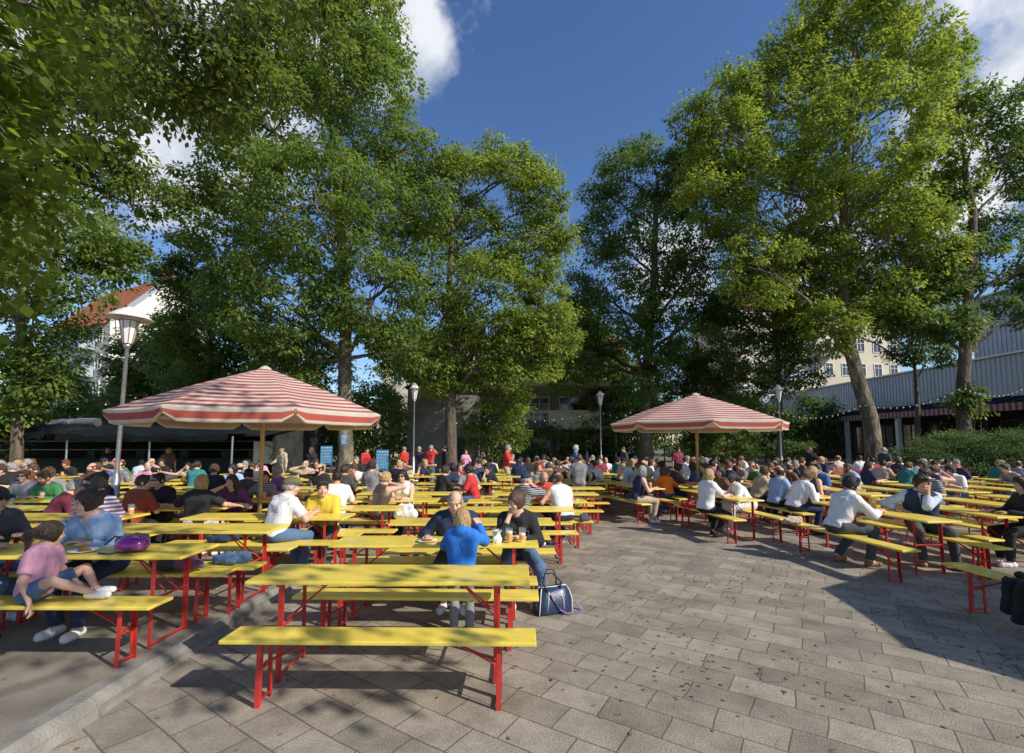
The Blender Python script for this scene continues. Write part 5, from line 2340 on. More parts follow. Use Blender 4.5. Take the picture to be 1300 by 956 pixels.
T = .80
P_('girl in pink t-shirt and denim shorts sitting sideways on the front left bench', -3.78, 3.78, face(1, .25), dict(kind='sit', s=.67, child=True, fem=True, lean=8, yaw=48, pitch=-6, rh=(.15, .06, .50), lh=(-.12, .22, .56), feet=((-.02, .40, .475), (.10, .44, .475)), knees=((-.9, .2, .7), (.8, .2, .8)), bottom='short', sleeve=.34, seed=3),
   top='pink', bottom='denim blue', hair='pony', hc='dark brown', shoe='white', h=.008)
P_('woman in light blue long-sleeved top leaning on the front left table', -3.96, 4.66, face(0, -1), dict(lean=25, yaw=-30, pitch=-4, fem=True, sleeve=.92, lh=(-.10, .36, T), rh=(.16, .40, T), seed=4), top='light blue', bottom='navy blue', hair='bun', hc='dark brown', skin='fair', h=.008)
P_('man in dark cap and sunglasses at the left picture edge facing right', -5.30, 4.70, face(1, -.35), dict(lean=22, yaw=12, pitch=-4, seed=5), top='dark grey', bottom='denim blue', hair='cap', hatc='black', hc='black', extras=('sunglasses',), h=.009)
P_('person in blue jeans sitting left of the pink-shirted girl', -4.72, 3.78, face(.1, 1), dict(lean=10, fem=True, seed=6, feet=((-.05, .20, 0), (.18, .28, 0))), top='maroon', bottom='denim blue', hair='long', hc='brown', shoe='black')
P_('person in purple striped t-shirt resting on elbows at left', -5.55, 6.17, face(-.35, 1), dict(lean=24, yaw=50, pitch=-10, lh='chin', sleeve=.42, seed=7), top='purple striped', bottom='beige', hair='short', hc='black', skin='tan')
P_('man in maroon t-shirt leaning to the right over a table at left', -7.35, 7.40, face(.75, .8), dict(lean=34, yaw=-10, lh=(-.1, .5, T), rh=(.2, .52, T), seed=8), top='maroon', bottom='blue', hair='crew', hc='grey')
P_('bearded man in navy blue t-shirt looking left behind the striped one', -7.2, 8.30, face(-.4, -1), dict(lean=4, yaw=-50, lh=(-.1, .3, T), rh=(.12, .34, T), seed=9), top='navy blue', bottom='dark grey', hair='crew', hc='dark brown', extras=('beard',))
P_('man with sunglasses and grey t-shirt facing us at far left', -9.6, 9.35, face(.2, -1), dict(lean=14, seed=10), top='grey', bottom='denim blue', hair='crew', hc='brown', extras=('sunglasses',), h=.012)
P_('man in rust red t-shirt seen from behind beside the street lamp', -6.0, 7.42, face(.25, 1), dict(lean=14, yaw=-42, seed=11, sleeve=.45), top='rust red', bottom='black', hair='crew', hc='dark brown')
P_('man in black t-shirt and sunglasses facing us under the left parasol', -6.15, 8.30, face(.1, -1), dict(lean=14, yaw=-14, seed=12), top='black', bottom='dark grey', hair='crew', hc='black', extras=('sunglasses',))
P_('person in dark grey t-shirt seen from behind under the left parasol', -5.62, 9.78, face(-.1, 1), dict(lean=24, seed=13), top='dark grey', bottom='denim blue', hair='short', hc='black', h=.012)
P_('blonde woman in black top seen from behind with outstretched arms', -5.0, 7.42, face(.05, 1), dict(lean=12, fem=True, lh=(-.36, .34, T), rh=(.42, .40, T), lpole=(-1, -.2, -.6), rpole=(1, -.2, -.6), seed=14, skirt=True, bottom='short'), top='black', bottom='floral white', hair='bob', hc='blonde')
P_('woman in plum top with long brown hair left of the parasol pole', -4.95, 8.32, face(.5, -1), dict(lean=22, fem=True, yaw=-30, rh='mouth', seed=15), top='plum', bottom='black', hair='long', hc='dark brown')
P_('man in white t-shirt and olive flat cap leaning on the third row table', -3.12, 6.16, face(.62, 1), dict(lean=22, yaw=-28, pitch=-6, lh=(-.05, .46, T), rh=(.14, .50, T), sleeve=.36, seed=16), top='white', bottom='denim blue', hair='flatcap', hatc='olive', hc='grey', h=.008)
P_('man in yellow t-shirt with folded arms facing us on the third row', -2.76, 7.05, face(-.05, -1), dict(lean=18, yaw=30, pitch=-4, lh=(-.06, .38, T), rh=(.02, .44, T), sleeve=.45, seed=17), top='yellow', bottom='dark grey', hair='crew', hc='dark brown', shoe='black', h=.008)
P_('man in white t-shirt with short dark hair seen from behind under the parasol edge', -3.18, 8.48, face(-.25, 1), dict(lean=8, yaw=20, seed=18), top='white', bottom='navy blue', hair='crew', hc='black', skin='tan')
P_('blonde woman in sparkly brown top holding her cheek', -2.42, 8.48, face(.75, .8), dict(lean=14, fem=True, yaw=-12, rh='face', lh=(-.05, .44, T), sleeve=0, seed=19), top='sparkly brown', bottom='black', hair='bun', hc='blonde')
P_('woman in sunglasses and sleeveless white top facing us with folded arms', -2.12, 9.36, face(-.15, -1), dict(lean=16, fem=True, lh=(-.04, .40, T), rh=(.03, .44, T), sleeve=0, seed=20), top='white', bottom='black', hair='bun', hc='black', extras=('sunglasses',))
P_('person in dark jacket with glasses in profile holding a phone', -1.72, 10.98, face(.9, .6), dict(lean=16, sleeve=1, lh=(-.05, .42, .92), rh=(.08, .42, .92), seed=21), top='black', bottom='black', hair='short', hc='dark brown', h=.012)
P_('young man in red t-shirt and jeans sitting sideways facing left', -.86, 10.98, face(-.9, .1), dict(lean=14, rh=(.1, .45, .86), seed=22), top='red', bottom='denim blue', hair='short', hc='black', skin='tan', h=.012)
P_('bald man in navy blue pullover facing the blond boy', -.66, 5.63, face(.05, -1), dict(lean=24, pitch=-22, sleeve=1, lh=(-.16, .40, T), rh=(.30, .36, T), seed=23, s=1.02, belly=.02), top='navy blue', bottom='dark grey', hair='balding', hc='grey', h=.008)
P_('blond boy in bright blue hooded jacket standing with his back to us', -.49, 4.62, face(-.05, 1), dict(kind='stand', s=.69, child=True, lean=5, sleeve=1, hoodie=True, yaw=-6, rh=(.16, .26, .98), lh=(-.16, .34, .84), lpole=(-.5, -.2, -1), rpole=(.6, -.3, -1), feet=((-.07, 0, 0), (.08, .04, 0)), seed=24), top='bright blue', bottom='grey', hair='bob', hc='blonde', shoe='grey', h=.007)
P_('woman in glasses and black cardigan propping her chin by the beer glasses', .08, 5.63, face(-.1, -1), dict(lean=24, fem=True, yaw=-46, pitch=-10, sleeve=.78, rh='chin', lh=(-.02, .42, T), lpole=(-.9, -.1, -.5), seed=25, feet=((-.26, .22, 0), (.04, .4, 0))), top='black', bottom='denim blue', hair='bun', hc='brown', h=.008)
P_('person in dark striped shirt and navy cap sitting behind the cardigan woman', .10, 8.36, face(.8, .6), dict(lean=18, yaw=-10, rh='face', sleeve=.95, seed=26), top='dark striped', bottom='black', hair='cap', hatc='navy blue', hc='grey')
P_('bald man in orange-red t-shirt facing us on the fifth row', .56, 9.24, face(.25, -1), dict(lean=20, pitch=-14, seed=27), top='red', bottom='navy blue', hair='balding', hc='grey', skin='tan')
P_('broad man in white tank top seen from behind on the fifth row', .93, 8.36, face(-.35, 1), dict(lean=24, yaw=25, sleeve=0, lh=(-.34, .38, T), rh=(.12, .42, T), seed=28, s=1.03), top='white', bottom='navy blue', hair='balding', hc='brown', skin='tan', h=.009)
P_('man in grey t-shirt standing with his back to us in the centre', 1.72, 11.93, face(.2, 1), dict(kind='stand', lean=4, s=.93, lh=(-.22, .18, .86), rh=(.24, .16, .86), feet=((-.09, 0, 0), (.10, 0, 0)), seed=29), top='grey', bottom='beige', hair='crew', hc='brown', h=.012)
P_('man in red and white jersey standing high among the centre tables', -.2, 17.05, face(.9, -.1), dict(kind='stand', s=1.07, lean=3, lh=(-.1, .36, 1.1), rh=(.12, .38, 1.12), sleeve=.45, seed=30), top='red', bottom='beige', hair='crew', hc='grey', h=.012)
P_('grey-haired man in blue shirt standing in the background centre', 2.62, 19.5, face(.9, -.1), dict(kind='stand', s=1.05, lean=3, lh=(-.1, .36, 1.05), rh=(.12, .32, 1.12), sleeve=.8, seed=31), top='blue', bottom='denim blue', hair='short', hc='white', h=.014)
P_('waiter in red t-shirt bending beside the red trolley', -7.0, 21.9, face(.7, -.4), dict(kind='stand', lean=24, lh=(-.1, .42, .9), rh=(.12, .40, .9), seed=32), top='red', bottom='black', hair='crew', hc='dark brown', h=.014)
P_('waiter in red t-shirt standing sideways left of the slim lamp', -5.0, 21.8, face(-.8, .5), dict(kind='stand', lean=3, lh=(-.1, .25, .95), rh=(.12, .25, .95), seed=33), top='red', bottom='black', hair='crew', hc='grey', h=.014)
P_('man in red t-shirt and jeans standing right of the slim lamp', -3.85, 22.0, face(.3, .8), dict(kind='stand', lean=5, s=1.04, lh=(-.16, .3, 1.0), rh='mouth', seed=34), top='red', bottom='denim blue', hair='short', hc='grey', h=.014)
P_('woman in grey top stepping towards the stage block', -4.45, 22.6, face(-.5, -.6), dict(kind='stand', fem=True, lean=4, feet=((-.08, .22, 0), (.10, -.22, 0)), seed=35), top='dark grey', bottom='beige', hair='short', hc='blonde', h=.014)
P_('person in black standing beside the second tree trunk', -3.2, 22.4, face(-.8, -.4), dict(kind='stand', s=1.03, lean=3, seed=36, sleeve=1), top='black', bottom='black', hair='short', hc='black', h=.014)
P_('woman in pink top standing behind the second tree trunk', -2.15, 21.4, face(.5, -.7), dict(kind='stand', fem=True, lean=4, s=.92, lh=(-.14, .3, .95), seed=37), top='pink', bottom='dark grey', hair='pony', hc='red-brown', h=.014)
# right half
P_('man in white shirt and dark trousers leaning over the front right table', 4.98, 7.25, face(1, .12), dict(lean=26, yaw=-34, pitch=-8, sleeve=.8, lh=(-.02, .66, T), rh=(.16, .60, T), feet=((-.16, .12, 0), (.20, .34, 0)), knees=((-.1, .9, .3), (.2, .9, .6)), seed=38, s=1.05, collar=True), top='white', bottom='dark grey', hair='short', hc='black', shoe='brown', h=.008)
P_('man in dark waistcoat and pale blue shirt talking on the phone', 6.40, 7.40, face(-.55, -1), dict(lean=14, yaw=12, pitch=-12, sleeve=.78, lh='face', rh=(.24, .20, T), rpole=(1, -.2, -.8), feet=((-.30, .38, 0), (.06, .30, 0)), seed=39, s=1.04, collar=True, vest=True), top='pale blue', bottom='dark grey', hair='short', hc='black', skin='tan', shoe='brown', h=.008, collarc='pale blue')
P_('woman in purple sleeveless top drinking at the right', 10.12, 11.35, face(1, .15), dict(lean=16, fem=True, rh='mouth', lh=(-.05, .46, T), sleeve=0, seed=40), top='plum', bottom='black', hair='bun', hc='brown', h=.011)
P_('man in white polo shirt with dark trim leaning in at the right', 11.28, 11.85, face(-1, -.3), dict(lean=26, pitch=-8, lh=(-.12, .46, T), rh=(.12, .44, T), sleeve=.45, seed=41, collar=True), top='white', bottom='denim blue', hair='curly', hc='dark brown', h=.011, collarc='black')
P_('blonde woman in white t-shirt perched at the aisle on the right', 3.84, 9.35, face(1, .35), dict(lean=10, fem=True, sleeve=.38, rh=(.12, .48, T), feet=((-.1, .26, 0), (.12, .14, 0)), seed=42), top='white', bottom='black', hair='bob', hc='blonde', shoe='black', h=.010)
P_('person in white shirt and white trousers bending forward under the right parasol', 4.93, 9.75, face(-1, .1), dict(lean=38, sleeve=.9, pitch=-10, lh=(-.1, .50, T), rh=(.1, .50, T), seed=43), top='white', bottom='white', hair='pony', hc='black', h=.010)
P_('woman with long dark hair and brown top under the right parasol', 4.80, 10.55, face(-.9, -.5), dict(lean=14, fem=True, sleeve=.4, seed=44), top='brown', bottom='black', hair='long', hc='black', skin='tan', h=.011)
P_('child in orange vest seen from behind under the right parasol', 4.02, 12.1, face(-.25, 1), dict(lean=20, s=.86, child=True, sleeve=.9, rh=(.26, .36, T), seed=45), top='orange', bottom='blue', hair='bob', hc='brown', h=.011)
P_('woman in dark tank top with short blonde hair and sunglasses', 6.55, 10.30, face(1, .25), dict(lean=6, fem=True, sleeve=0, lh=(-.1, .3, T), rh=(.22, .1, .52), seed=46), top='dark grey', bottom='black', hair='bob', hc='blonde', extras=('sunglasses',), h=.011)
P_('man in blue polo shirt and sunglasses facing left', 7.75, 11.75, face(-1, -.5), dict(lean=12, seed=47, collar=True), top='blue', bottom='black', hair='crew', hc='black', extras=('sunglasses',), h=.012, collarc='navy blue')
P_('person in black sitting at the right picture edge', 7.80, 7.05, face(-.9, .2), dict(lean=8, sleeve=1, seed=48), top='black', bottom='black', hair='short', hc='dark brown', h=.012)

# waistcoat worn over the pale blue shirt and a tie
wc = [o for o in bpy.data.objects if o.get('label', '').startswith('man in dark waistcoat')][0]
m = MB()
Lw = R_(14)
for a, b, w_ in (((0, .245, 1.045), (0, .205, .86), .05),):
    m.bar(a, b, w_, .012, up=(0, 1, 0))
m.build('tie', CLOTH['black'], wc)

# ------------------------------------------------------------------ crowd built from a pool of poses
POOL = []


def pool(w, **kw):
    POOL.append((human_meshes(h=.015, **kw), kw.get('fem', False), kw.get('kind', 'sit'), kw.get('bottom', 'long')))


pool(1, lean=18, yaw=20, seed=1)
pool(1, lean=24, yaw=-25, pitch=-8, rh='chin', seed=2)
pool(1, lean=8, yaw=35, lh=(-.2, .2, .62), rh=(.16, .44, T), seed=3)
pool(1, lean=12, yaw=-40, rh='mouth', sleeve=.9, seed=4)
pool(1, lean=28, yaw=5, pitch=-12, sleeve=1, seed=5, s=1.04)
pool(1, lean=2, yaw=-10, pitch=6, lh=(-.14, .34, T), rh=(.18, .40, .92), belly=.03, seed=6, s=1.02)
pool(1, lean=16, yaw=28, fem=True, sleeve=0, lh='face', seed=7)
pool(1, lean=12, yaw=-30, fem=True, sleeve=.4, seed=8)
pool(1, lean=22, yaw=0, fem=True, sleeve=.9, rh='mouth', seed=9, s=.96)
pool(1, lean=8, yaw=45, fem=True, sleeve=.35, rh=(.3, .3, .9), seed=10, s=.95)
pool(1, lean=14, twist=-22, yaw=-50, sleeve=.45, lh=(-.05, .42, T), rh=(.2, .3, T), seed=11)
pool(1, kind='stand', lean=3, yaw=20, seed=12)
pool(1, kind='stand', lean=4, yaw=-20, fem=True, lh=(-.14, .3, 1.0), seed=13)
pool(1, kind='stand', lean=6, sleeve=1, rh=(.15, .35, 1.05), seed=14, s=1.03)
SITP = [p for p in POOL if p[2] == 'sit']
STP = [p for p in POOL if p[2] == 'stand']
TOPS = ['white', 'black', 'navy blue', 'grey', 'dark grey', 'maroon', 'red', 'light blue', 'blue', 'olive', 'purple', 'beige', 'brown', 'teal', 'pale blue', 'green', 'cream', 'red checked', 'dark striped', 'pink', 'white', 'black', 'navy blue', 'dark grey', 'grey', 'black', 'white', 'black', 'navy blue', 'dark grey', 'brown', 'beige', 'black', 'navy blue', 'dark grey', 'dark striped', 'pale blue', 'white']
BOTS = ['denim blue', 'black', 'dark grey', 'beige', 'navy blue', 'denim blue', 'brown']
HC = ['dark brown', 'brown', 'black', 'blonde', 'grey', 'dark brown', 'brown', 'red-brown', 'black']
rc = random.Random(99)
NP = 0
CP = []


def crowd_person(x, y, rz, phrase, sit=True, grp=None):
    global NP
    for (a, b) in OCC:
        if (a - x) ** 2 + (b - y) ** 2 < .50 ** 2:
            return
    for k in range(40):
        top, hc_ = rc.choice(TOPS), rc.choice(HC)
        lab = 'person in %s top with %s hair, %s' % (top, hc_, phrase)
        lab = lab if len(lab.split()) <= 16 else 'person in %s, %s hair, %s' % (top, hc_, phrase)
        if len(lab.split()) > 16:
            top = top.split()[-1] if top.split()[-1] in CLOTH else 'grey'
            lab = 'person in %s, %s hair, %s' % (top, hc_.split()[-1] if ' ' in hc_ else hc_, phrase)
        if lab not in LAB and len(lab.split()) <= 16:
            break
    else:
        return
    LAB.add(lab)
    OCC.append((x, y))
    hp, fem, kd, bt = rc.choice(SITP if sit else STP)
    hair = rc.choice(['long', 'pony', 'bun', 'bob', 'long', 'bob']) if fem else rc.choice(['short', 'crew', 'crew', 'short', 'balding', 'curly', 'short', 'crew', 'balding', 'cap'])
    ex = []
    if rc.random() < .28:
        ex.append('sunglasses')
    if not fem and rc.random() < .22:
        ex.append('beard')
    person(hp, lab, (x, y, gh(x, y)), rz + rc.uniform(-.35, .35), top=top, bottom=rc.choice(BOTS), skin=rc.choice(['fair', 'fair', 'tan', 'fair', 'brown'] if rc.random() < .5 else ['fair', 'tan']), hair=hair, hc=hc_, shoe=rc.choice(['black', 'brown', 'white']), extras=ex, group=grp, hatc=rc.choice(['black', 'navy blue', 'red', 'beige']))
    NP += 1
    CP.append((x, y, rz, top, phrase, sit))


for (x, y, rz, ph, bid, r, c) in SEATS:
    if NP > 205:
        break
    if not visible(x, y, .3):
        continue
    blk = bid[0]
    if blk == 0:
        if c == 0:
            pr = 0 if r < 5 else (.10 if r < 7 else (.38 if r < 9 else .52))
        elif c == -1:
            pr = 0 if r < 4 else (.06 if r == 4 else (.22 if r < 7 else .5))
        else:
            pr = 0 if r < 3 else (.34 if r < 5 else .44)
            if 3 <= r <= 4 and c == -2:
                pr = .30
            if r == 2 and c <= -3:
                pr = .5
            if y > 12:
                pr = .34
    else:
        i = c - 20
        pr = 0
        if r == 0:
            pr = {-2: .22}.get(i, 0)
        else:
            pr = .52 if i < 3 else (.34 if i < 6 else .0)
            if i == 0 and r == 1:
                pr = .35
            if i >= 1 and r == 1:
                pr = .12
            if r >= 2 and i < 8:
                pr = .56
    if rc.random() < pr:
        crowd_person(x + rc.uniform(-.05, .05), y, rz, ph)
for k, (x, y, rz, ph) in enumerate([(-9.4, 19.2, 2.6, 'standing at the dark stall counter near the banner'), (-13.9, 18.9, .4, 'waiting at the right part of the dark stall'), (-16.4, 18.9, .2, 'waiting at the middle of the dark stall'), (-8.4, 19.6, 2.8, 'standing just left of the blue board'), (12.9, 20.2, 2.4, 'standing before the hall left of the leaning trunk'), (7.3, 20.6, 3.3, 'standing behind the right parasol pole'), (5.2, 21.6, 2.2, 'standing far back left of the right parasol'), (15.4, 19.3, 2.0, 'standing by the red folding chairs')]):
    crowd_person(x, y, rz, ph, sit=False)
print('PEOPLE', NP)

# ------------------------------------------------------------------ things on the tables and benches
M['clearglass'], _nt, _b = newmat('clear_glass')
_b.inputs['Base Color'].default_value = (.85, .88, .85, 1)
_b.inputs['Roughness'].default_value = .05
_b.inputs['Alpha'].default_value = .07
M['beer'] = mat('golden_beer', (.72, .30, .012), .15, var=.05, spec=.8)
M['foam'] = mat('beer_foam', (.80, .76, .64), .9, var=.03)


def beer(label, x, y, z, fill=.6, loc=None, group=None):
    t = thing('beer_glass', label, 'glass', (x, y, z), 0, group)
    h = .155
    m = MB()
    m.lathe([(.001, .002), (.034, .0), (.036, .012), (.034, .02), (.041, h), (.0385, h), (.032, .024), (.001, .022)], 16)
    m.tube([(.038, 0, .12), (.068, 0, .115), (.070, 0, .06), (.037, 0, .045)], .006, 6)
    m.build('glass', M['clearglass'], t, smooth=True)
    m = MB()
    hb = .024 + (h - .04) * fill
    m.lathe([(.001, .0245), (.0312, .0245), (.0312 + .006 * fill, hb), (.001, hb)], 16)
    m.build('beer', M['beer'], t, smooth=False)
    m = MB()
    m.lathe([(.001, hb + .0005), (.032 + .005 * fill, hb + .0005), (.0325 + .005 * fill, hb + .018), (.001, hb + .022)], 16)
    m.build('foam', M['foam'], t)
    return t


beer('beer glass with white foam in front of the black cardigan woman', -.03, 5.06, .771, .7)
beer('half-full beer glass held beside the black cardigan woman', .11, 5.10, .771, .45)
beer('beer glass between the white-shirted man and the waistcoat man', 5.80, 7.55, .771, .8)
beer('beer glass by the elbows of the yellow-shirted man', -3.25, 6.70, th(6.6) + .771, .75)
beer('beer glass at the left end of the third row table', -5.75, 6.70, th(6.6) + .771, .7)
beer('beer glass in front of the striped t-shirt person', -5.35, 6.62, th(6.6) + .771, .5)
for k, (x, y, lb) in enumerate([(-6.3, 7.85, 'beer glass before the black-shirted man in sunglasses'), (-7.5, 7.85, 'beer glass before the maroon-shirted man'), (-2.3, 8.95, 'beer glass before the woman in the sleeveless white top'), (.75, 8.78, 'beer glass before the white tank top man'), (-4.9, 7.88, 'beer glass before the blonde woman in black'), (10.7, 11.6, 'beer glass before the drinking woman at right')]):
    beer(lb, x, y, gh(x, y) + .771, .65)

PROTO_B = [o for o in bpy.data.objects if o.get('label', '').startswith('beer glass before the maroon')][0]
BG = 'beer glasses in front of the seated guests'
for (x, y, rz, top, ph, st) in CP:
    if not st or 'chair' in ph or rc.random() > .62:
        continue
    lab = 'beer glass before the %s top, %s' % (top, ph)
    if lab in LAB or len(lab.split()) > 16:
        continue
    LAB.add(lab)
    d_ = rc.uniform(.30, .50)
    sx = rc.uniform(-.22, .22)
    bx_, by_ = x - math.sin(rz) * d_ + math.cos(rz) * sx, y + math.cos(rz) * d_ + math.sin(rz) * sx
    dup(PROTO_B, (bx_, by_, gh(bx_, by_) + .771), rc.uniform(0, 6), lab, BG)
# plates and napkins
def plate(label, x, y, z, r=.11, food=True):
    t = thing('plate', label, 'plate', (x, y, z))
    m = MB()
    m.lathe([(.001, .004), (r * .6, .003), (r, .018), (r, .021), (r * .6, .008), (.001, .008)], 20)
    m.build('dish', M['white'], t, smooth=True)
    if food:
        m = MB()
        m.ell((.01, 0, .018), (r * .5, r * .35, .014), 10, 6)
        m.ell((-.03, .02, .02), (r * .3, r * .25, .016), 10, 6)
        m.build('food', mat('food', (.35, .16, .05), .7, var=.4), t, smooth=True)


plate('white plate with food before the light blue topped woman', -3.72, 4.12, .12 + .771)
plate('plate of food in front of the bald man', -.92, 5.12, .771)
t = thing('pretzel_bag', 'crumpled white paper bag beside the foamy beer glass', 'paper bag', (-.16, 5.08, .771))
m = MB()
rs_ = random.Random(5)
m.lathe([(.045, 0), (.05, .05), (.035, .09), (.05, .13)], 9)
m.v = [(v[0] + rs_.uniform(-.012, .012), v[1] + rs_.uniform(-.012, .012), max(v[2] + rs_.uniform(-.01, .01), 0)) for v in m.v]
m.build('bag', CLOTH['white'], t)

for lb, x, y in (('white plate beside the flat cap man', -3.42, 6.62), ('white plate before the sparkly brown top woman', -2.75, 8.9), ('white plate between the white shirt and the waistcoat', 5.86, 7.95), ('white plate at the far end of the phone caller table', 5.72, 8.3), ('white plate before the man in the tank top', 1.15, 8.78), ('white plate before the plum top woman', -5.1, 7.9)):
    plate(lb, x, y, gh(x, y) + .771, .10)
for k, (lb, x, y, a, c, wd) in enumerate((('folded navy jacket lying on the bench behind the flat cap man', -3.75, 6.17, .3, 'navy blue', .2), ('crumpled grey jacket on the bench right of the tank top man', 1.28, 8.38, 1.2, 'dark grey', .2), ('beige jacket on the bench near the white shirt man', 4.80, 8.05, .2, 'beige', .22), ('red jacket on the bench right of the blonde perched woman', 3.75, 10.0, 2., 'red', .2), ('dark rucksack on the far bench of the third row', -1.0, 6.93, .4, 'black', .17), ('olive rucksack standing under the parasol table', -5.9, 9.3, .4, 'olive', .17), ('denim jacket on the bench behind the woman in blue', -2.9, 4.93, .1, 'denim blue', .2))):
    t = thing('jacket' if 'jacket' in lb else 'rucksack', lb, 'jacket' if 'jacket' in lb else 'rucksack', (x, y, gh(x, y) + (.471 if 'standing' not in lb else 0)), a)
    F = Field((-.32, -.2, -.03), (.32, .2, .42), .013)
    if 'jacket' in lb:
        F.cone((-.14, 0, .04), (.12, .02, .05), .055, .06, 0)
        F.cone((-.05, .02, .08), (.12, .0, .07), .045, .04, .03)
        F.cone((-.12, -.05, .04), (.05, -.09, .04), .03, .035, .03)
    else:
        F.cone((0, 0, .10), (0, .01, .26), .12, .09, 0)
        F.cone((0, .09, .10), (0, .09, .17), .06, .06, .03)
    F.cut((0, 0, .001), (0, 0, -1))
    link('cloth' if 'jacket' in lb else 'bag', F.mesh('cloth', .008, 15, k), CLOTH[c], t)

# purple helmet on the front left table
t = thing('bicycle_helmet', 'glossy purple child helmet lying on the front left table', 'helmet', (-3.30, 4.12, .12 + .771))
m = MB()
m.ell((0, 0, .062), (.135, .105, .085), 28, 16)
m.v = [(v[0], v[1], max(v[2], .014 + .02 * math.cos(v[0] * 12))) for v in m.v]
m.build('shell', mat('purple_lacquer', (.22, .008, .20), .15, coat=1, var=.25, scale=30), t, smooth='merge')
m = MB()
for s in (-1, 1):
    m.tube([(.05, s * .10, .03), (-.08, s * .13, .012), (-.22, s * .08, .006)], .007, 5)
m.tube([(-.10, .05, .10), (-.17, .02, .13), (-.24, 0, .06)], .008, 5)
m.build('strap', M['black'], t)
t = thing('rucksack', 'grey and black rucksack lying behind the purple helmet', 'bag', (-3.45, 4.30, .12 + .771))
F = Field((-.2, -.14, -.02), (.2, .14, .2), .01)
F.cone((-.09, 0, .055), (.09, .01, .065), .055, .06, 0)
F.cone((.0, 0, .06), (.02, .01, .095), .05, .03, .03)
F.cut((0, 0, .001), (0, 0, -1))
link('bag', F.mesh('bag', .004, 16), mat('grey_nylon', (.14, .15, .17), .6, bump=.3), t)

# dark bag with red and blue cloth hanging under the table edge on the far bench
t = thing('cloth_bag', 'dark bag with red and multicoloured cloth on the bench under the helmet', 'bag', (-3.28, 4.66, .12 + .471))
F = Field((-.3, -.2, -.02), (.3, .2, .28), .011)
F.cone((-.16, 0, .10), (.02, 0, .10), .10, .09, 0)
F.cut((0, 0, .001), (0, 0, -1))
link('bag', F.mesh('bag', .006, 14), CLOTH['dark grey'], t)
F = Field((-.1, -.2, -.02), (.4, .2, .26), .011)
F.cone((.06, -.02, .09), (.24, -.03, .07), .085, .045, 0)
F.cut((0, 0, .001), (0, 0, -1))
link('cloth', F.mesh('cloth', .008, 18), stripes('multicolour_cloth', (.45, .04, .04), (.05, .12, .30), 5, False), t)

# white tote bag beside the sparkly-brown woman
t = thing('tote_bag', 'white tote bag on the bench beside the sparkly brown top', 'bag', (-1.92, 8.50, .471))
F = Field((-.28, -.16, -.02), (.28, .16, .36), .012)
F.cone((-.13, 0, .09), (.13, 0, .09), .09, .09, 0)
F.cone((-.08, 0, .2), (.08, 0, .22), .07, .06, .06)
F.cut((0, 0, .001), (0, 0, -1))
link('bag', F.mesh('bag', .006, 14), CLOTH['white'], t)
m = MB()
m.tube([(-.08, -.02, .26), (-.05, -.03, .36), (.05, -.03, .36), (.08, -.02, .26)], .009, 6)
m.build('handle', CLOTH['white'], t)

# navy blue handbag on the ground
bgp = W_ = at(703, 772, 1)
def ground_at(px, py, z=0.0):
    d = ray(px, py)
    s = (z - H) / d.z
    return Vector((d.x * s, d.y * s, z))


gb = ground_at(700, 776)
t = thing('handbag', 'navy blue holdall with white piping standing on the slabs by the bench ends', 'bag', (gb.x, gb.y, .002), R_(22))
m = MB()
V_, hw, hd = [], .185, .10
for z, sx, sy in ((0, 1, 1), (.02, 1.05, 1.08), (.14, 1.02, .98), (.22, .92, .62), (.265, .80, .22)):
    for x, y in ((-1, -1), (-.5, -1.08), (0, -1.1), (.5, -1.08), (1, -1), (1.04, 0), (1, 1), (.5, 1.08), (0, 1.1), (-.5, 1.08), (-1, 1), (-1.04, 0)):
        V_.append((x * hw * sx + (z * .08), y * hd * sy, z + (.012 * math.sin(x * 3) if z > .2 else 0)))
fs = []
for j in range(4):
    for k in range(12):
        k2 = (k + 1) % 12
        fs.append((j * 12 + k, j * 12 + k2, (j + 1) * 12 + k2, (j + 1) * 12 + k))
fs += [tuple(range(12))[::-1], tuple(range(48, 60))]
m.add(V_, fs)
bm_ = m.build('body', mat('navy_leatherette', (.018, .035, .085), .35, var=.2, bump=.2, coat=.3), t, smooth=True)
m = MB()
for sx in (-1, 1):
    for sy in (-1, 1):
        pts = [(sx * hw * a + z * .08, sy * hd * b, z) for z, a, b in ((0.005, 1.03, 1.03), (.02, 1.06, 1.09), (.14, 1.03, .99), (.22, .93, .64), (.268, .81, .24))]
        m.tube(pts, .005, 6)
for sy in (-1, 1):
    m.tube([(-.10, sy * .112, .03), (-.085, sy * .108, .15), (-.06, sy * .068, .225)], .004, 6)
    m.tube([(.10, sy * .112, .03), (.095, sy * .108, .15), (.07, sy * .068, .225)], .004, 6)
m.tube([(-.14, -.022, .27), (0, -.025, .268), (.17, -.022, .27)], .005, 6)
m.build('piping', M['white'], t, smooth=True)
m = MB()
for sy, tl in ((-1, -.16), (1, .03)):
    m.tube([(-.07, sy * .05, .22), (-.085 + tl * .3, sy * .06, .33), (-.03 + tl * .5, sy * .07, .43), (.05 + tl * .4, sy * .06, .42), (.09, sy * .055, .32), (.08, sy * .05, .22)], .008, 7)
m.build('handle', M['black'], t, smooth=True)
m = MB()
pts = [(.19, -.0, .20), (.25, -.02, .12), (.31, -.05, .04), (.33, -.10, .006), (.24, -.16, .006), (.12, -.17, .008), (.04, -.125, .05), (-.02, -.115, .14), (-.05, -.09, .21)]
for a, b in zip(pts[:-1], pts[1:]):
    m.bar(a, b, .032, .004)
m.build('shoulder_strap', mat('lilac_strap', (.22, .15, .30), .7), t)

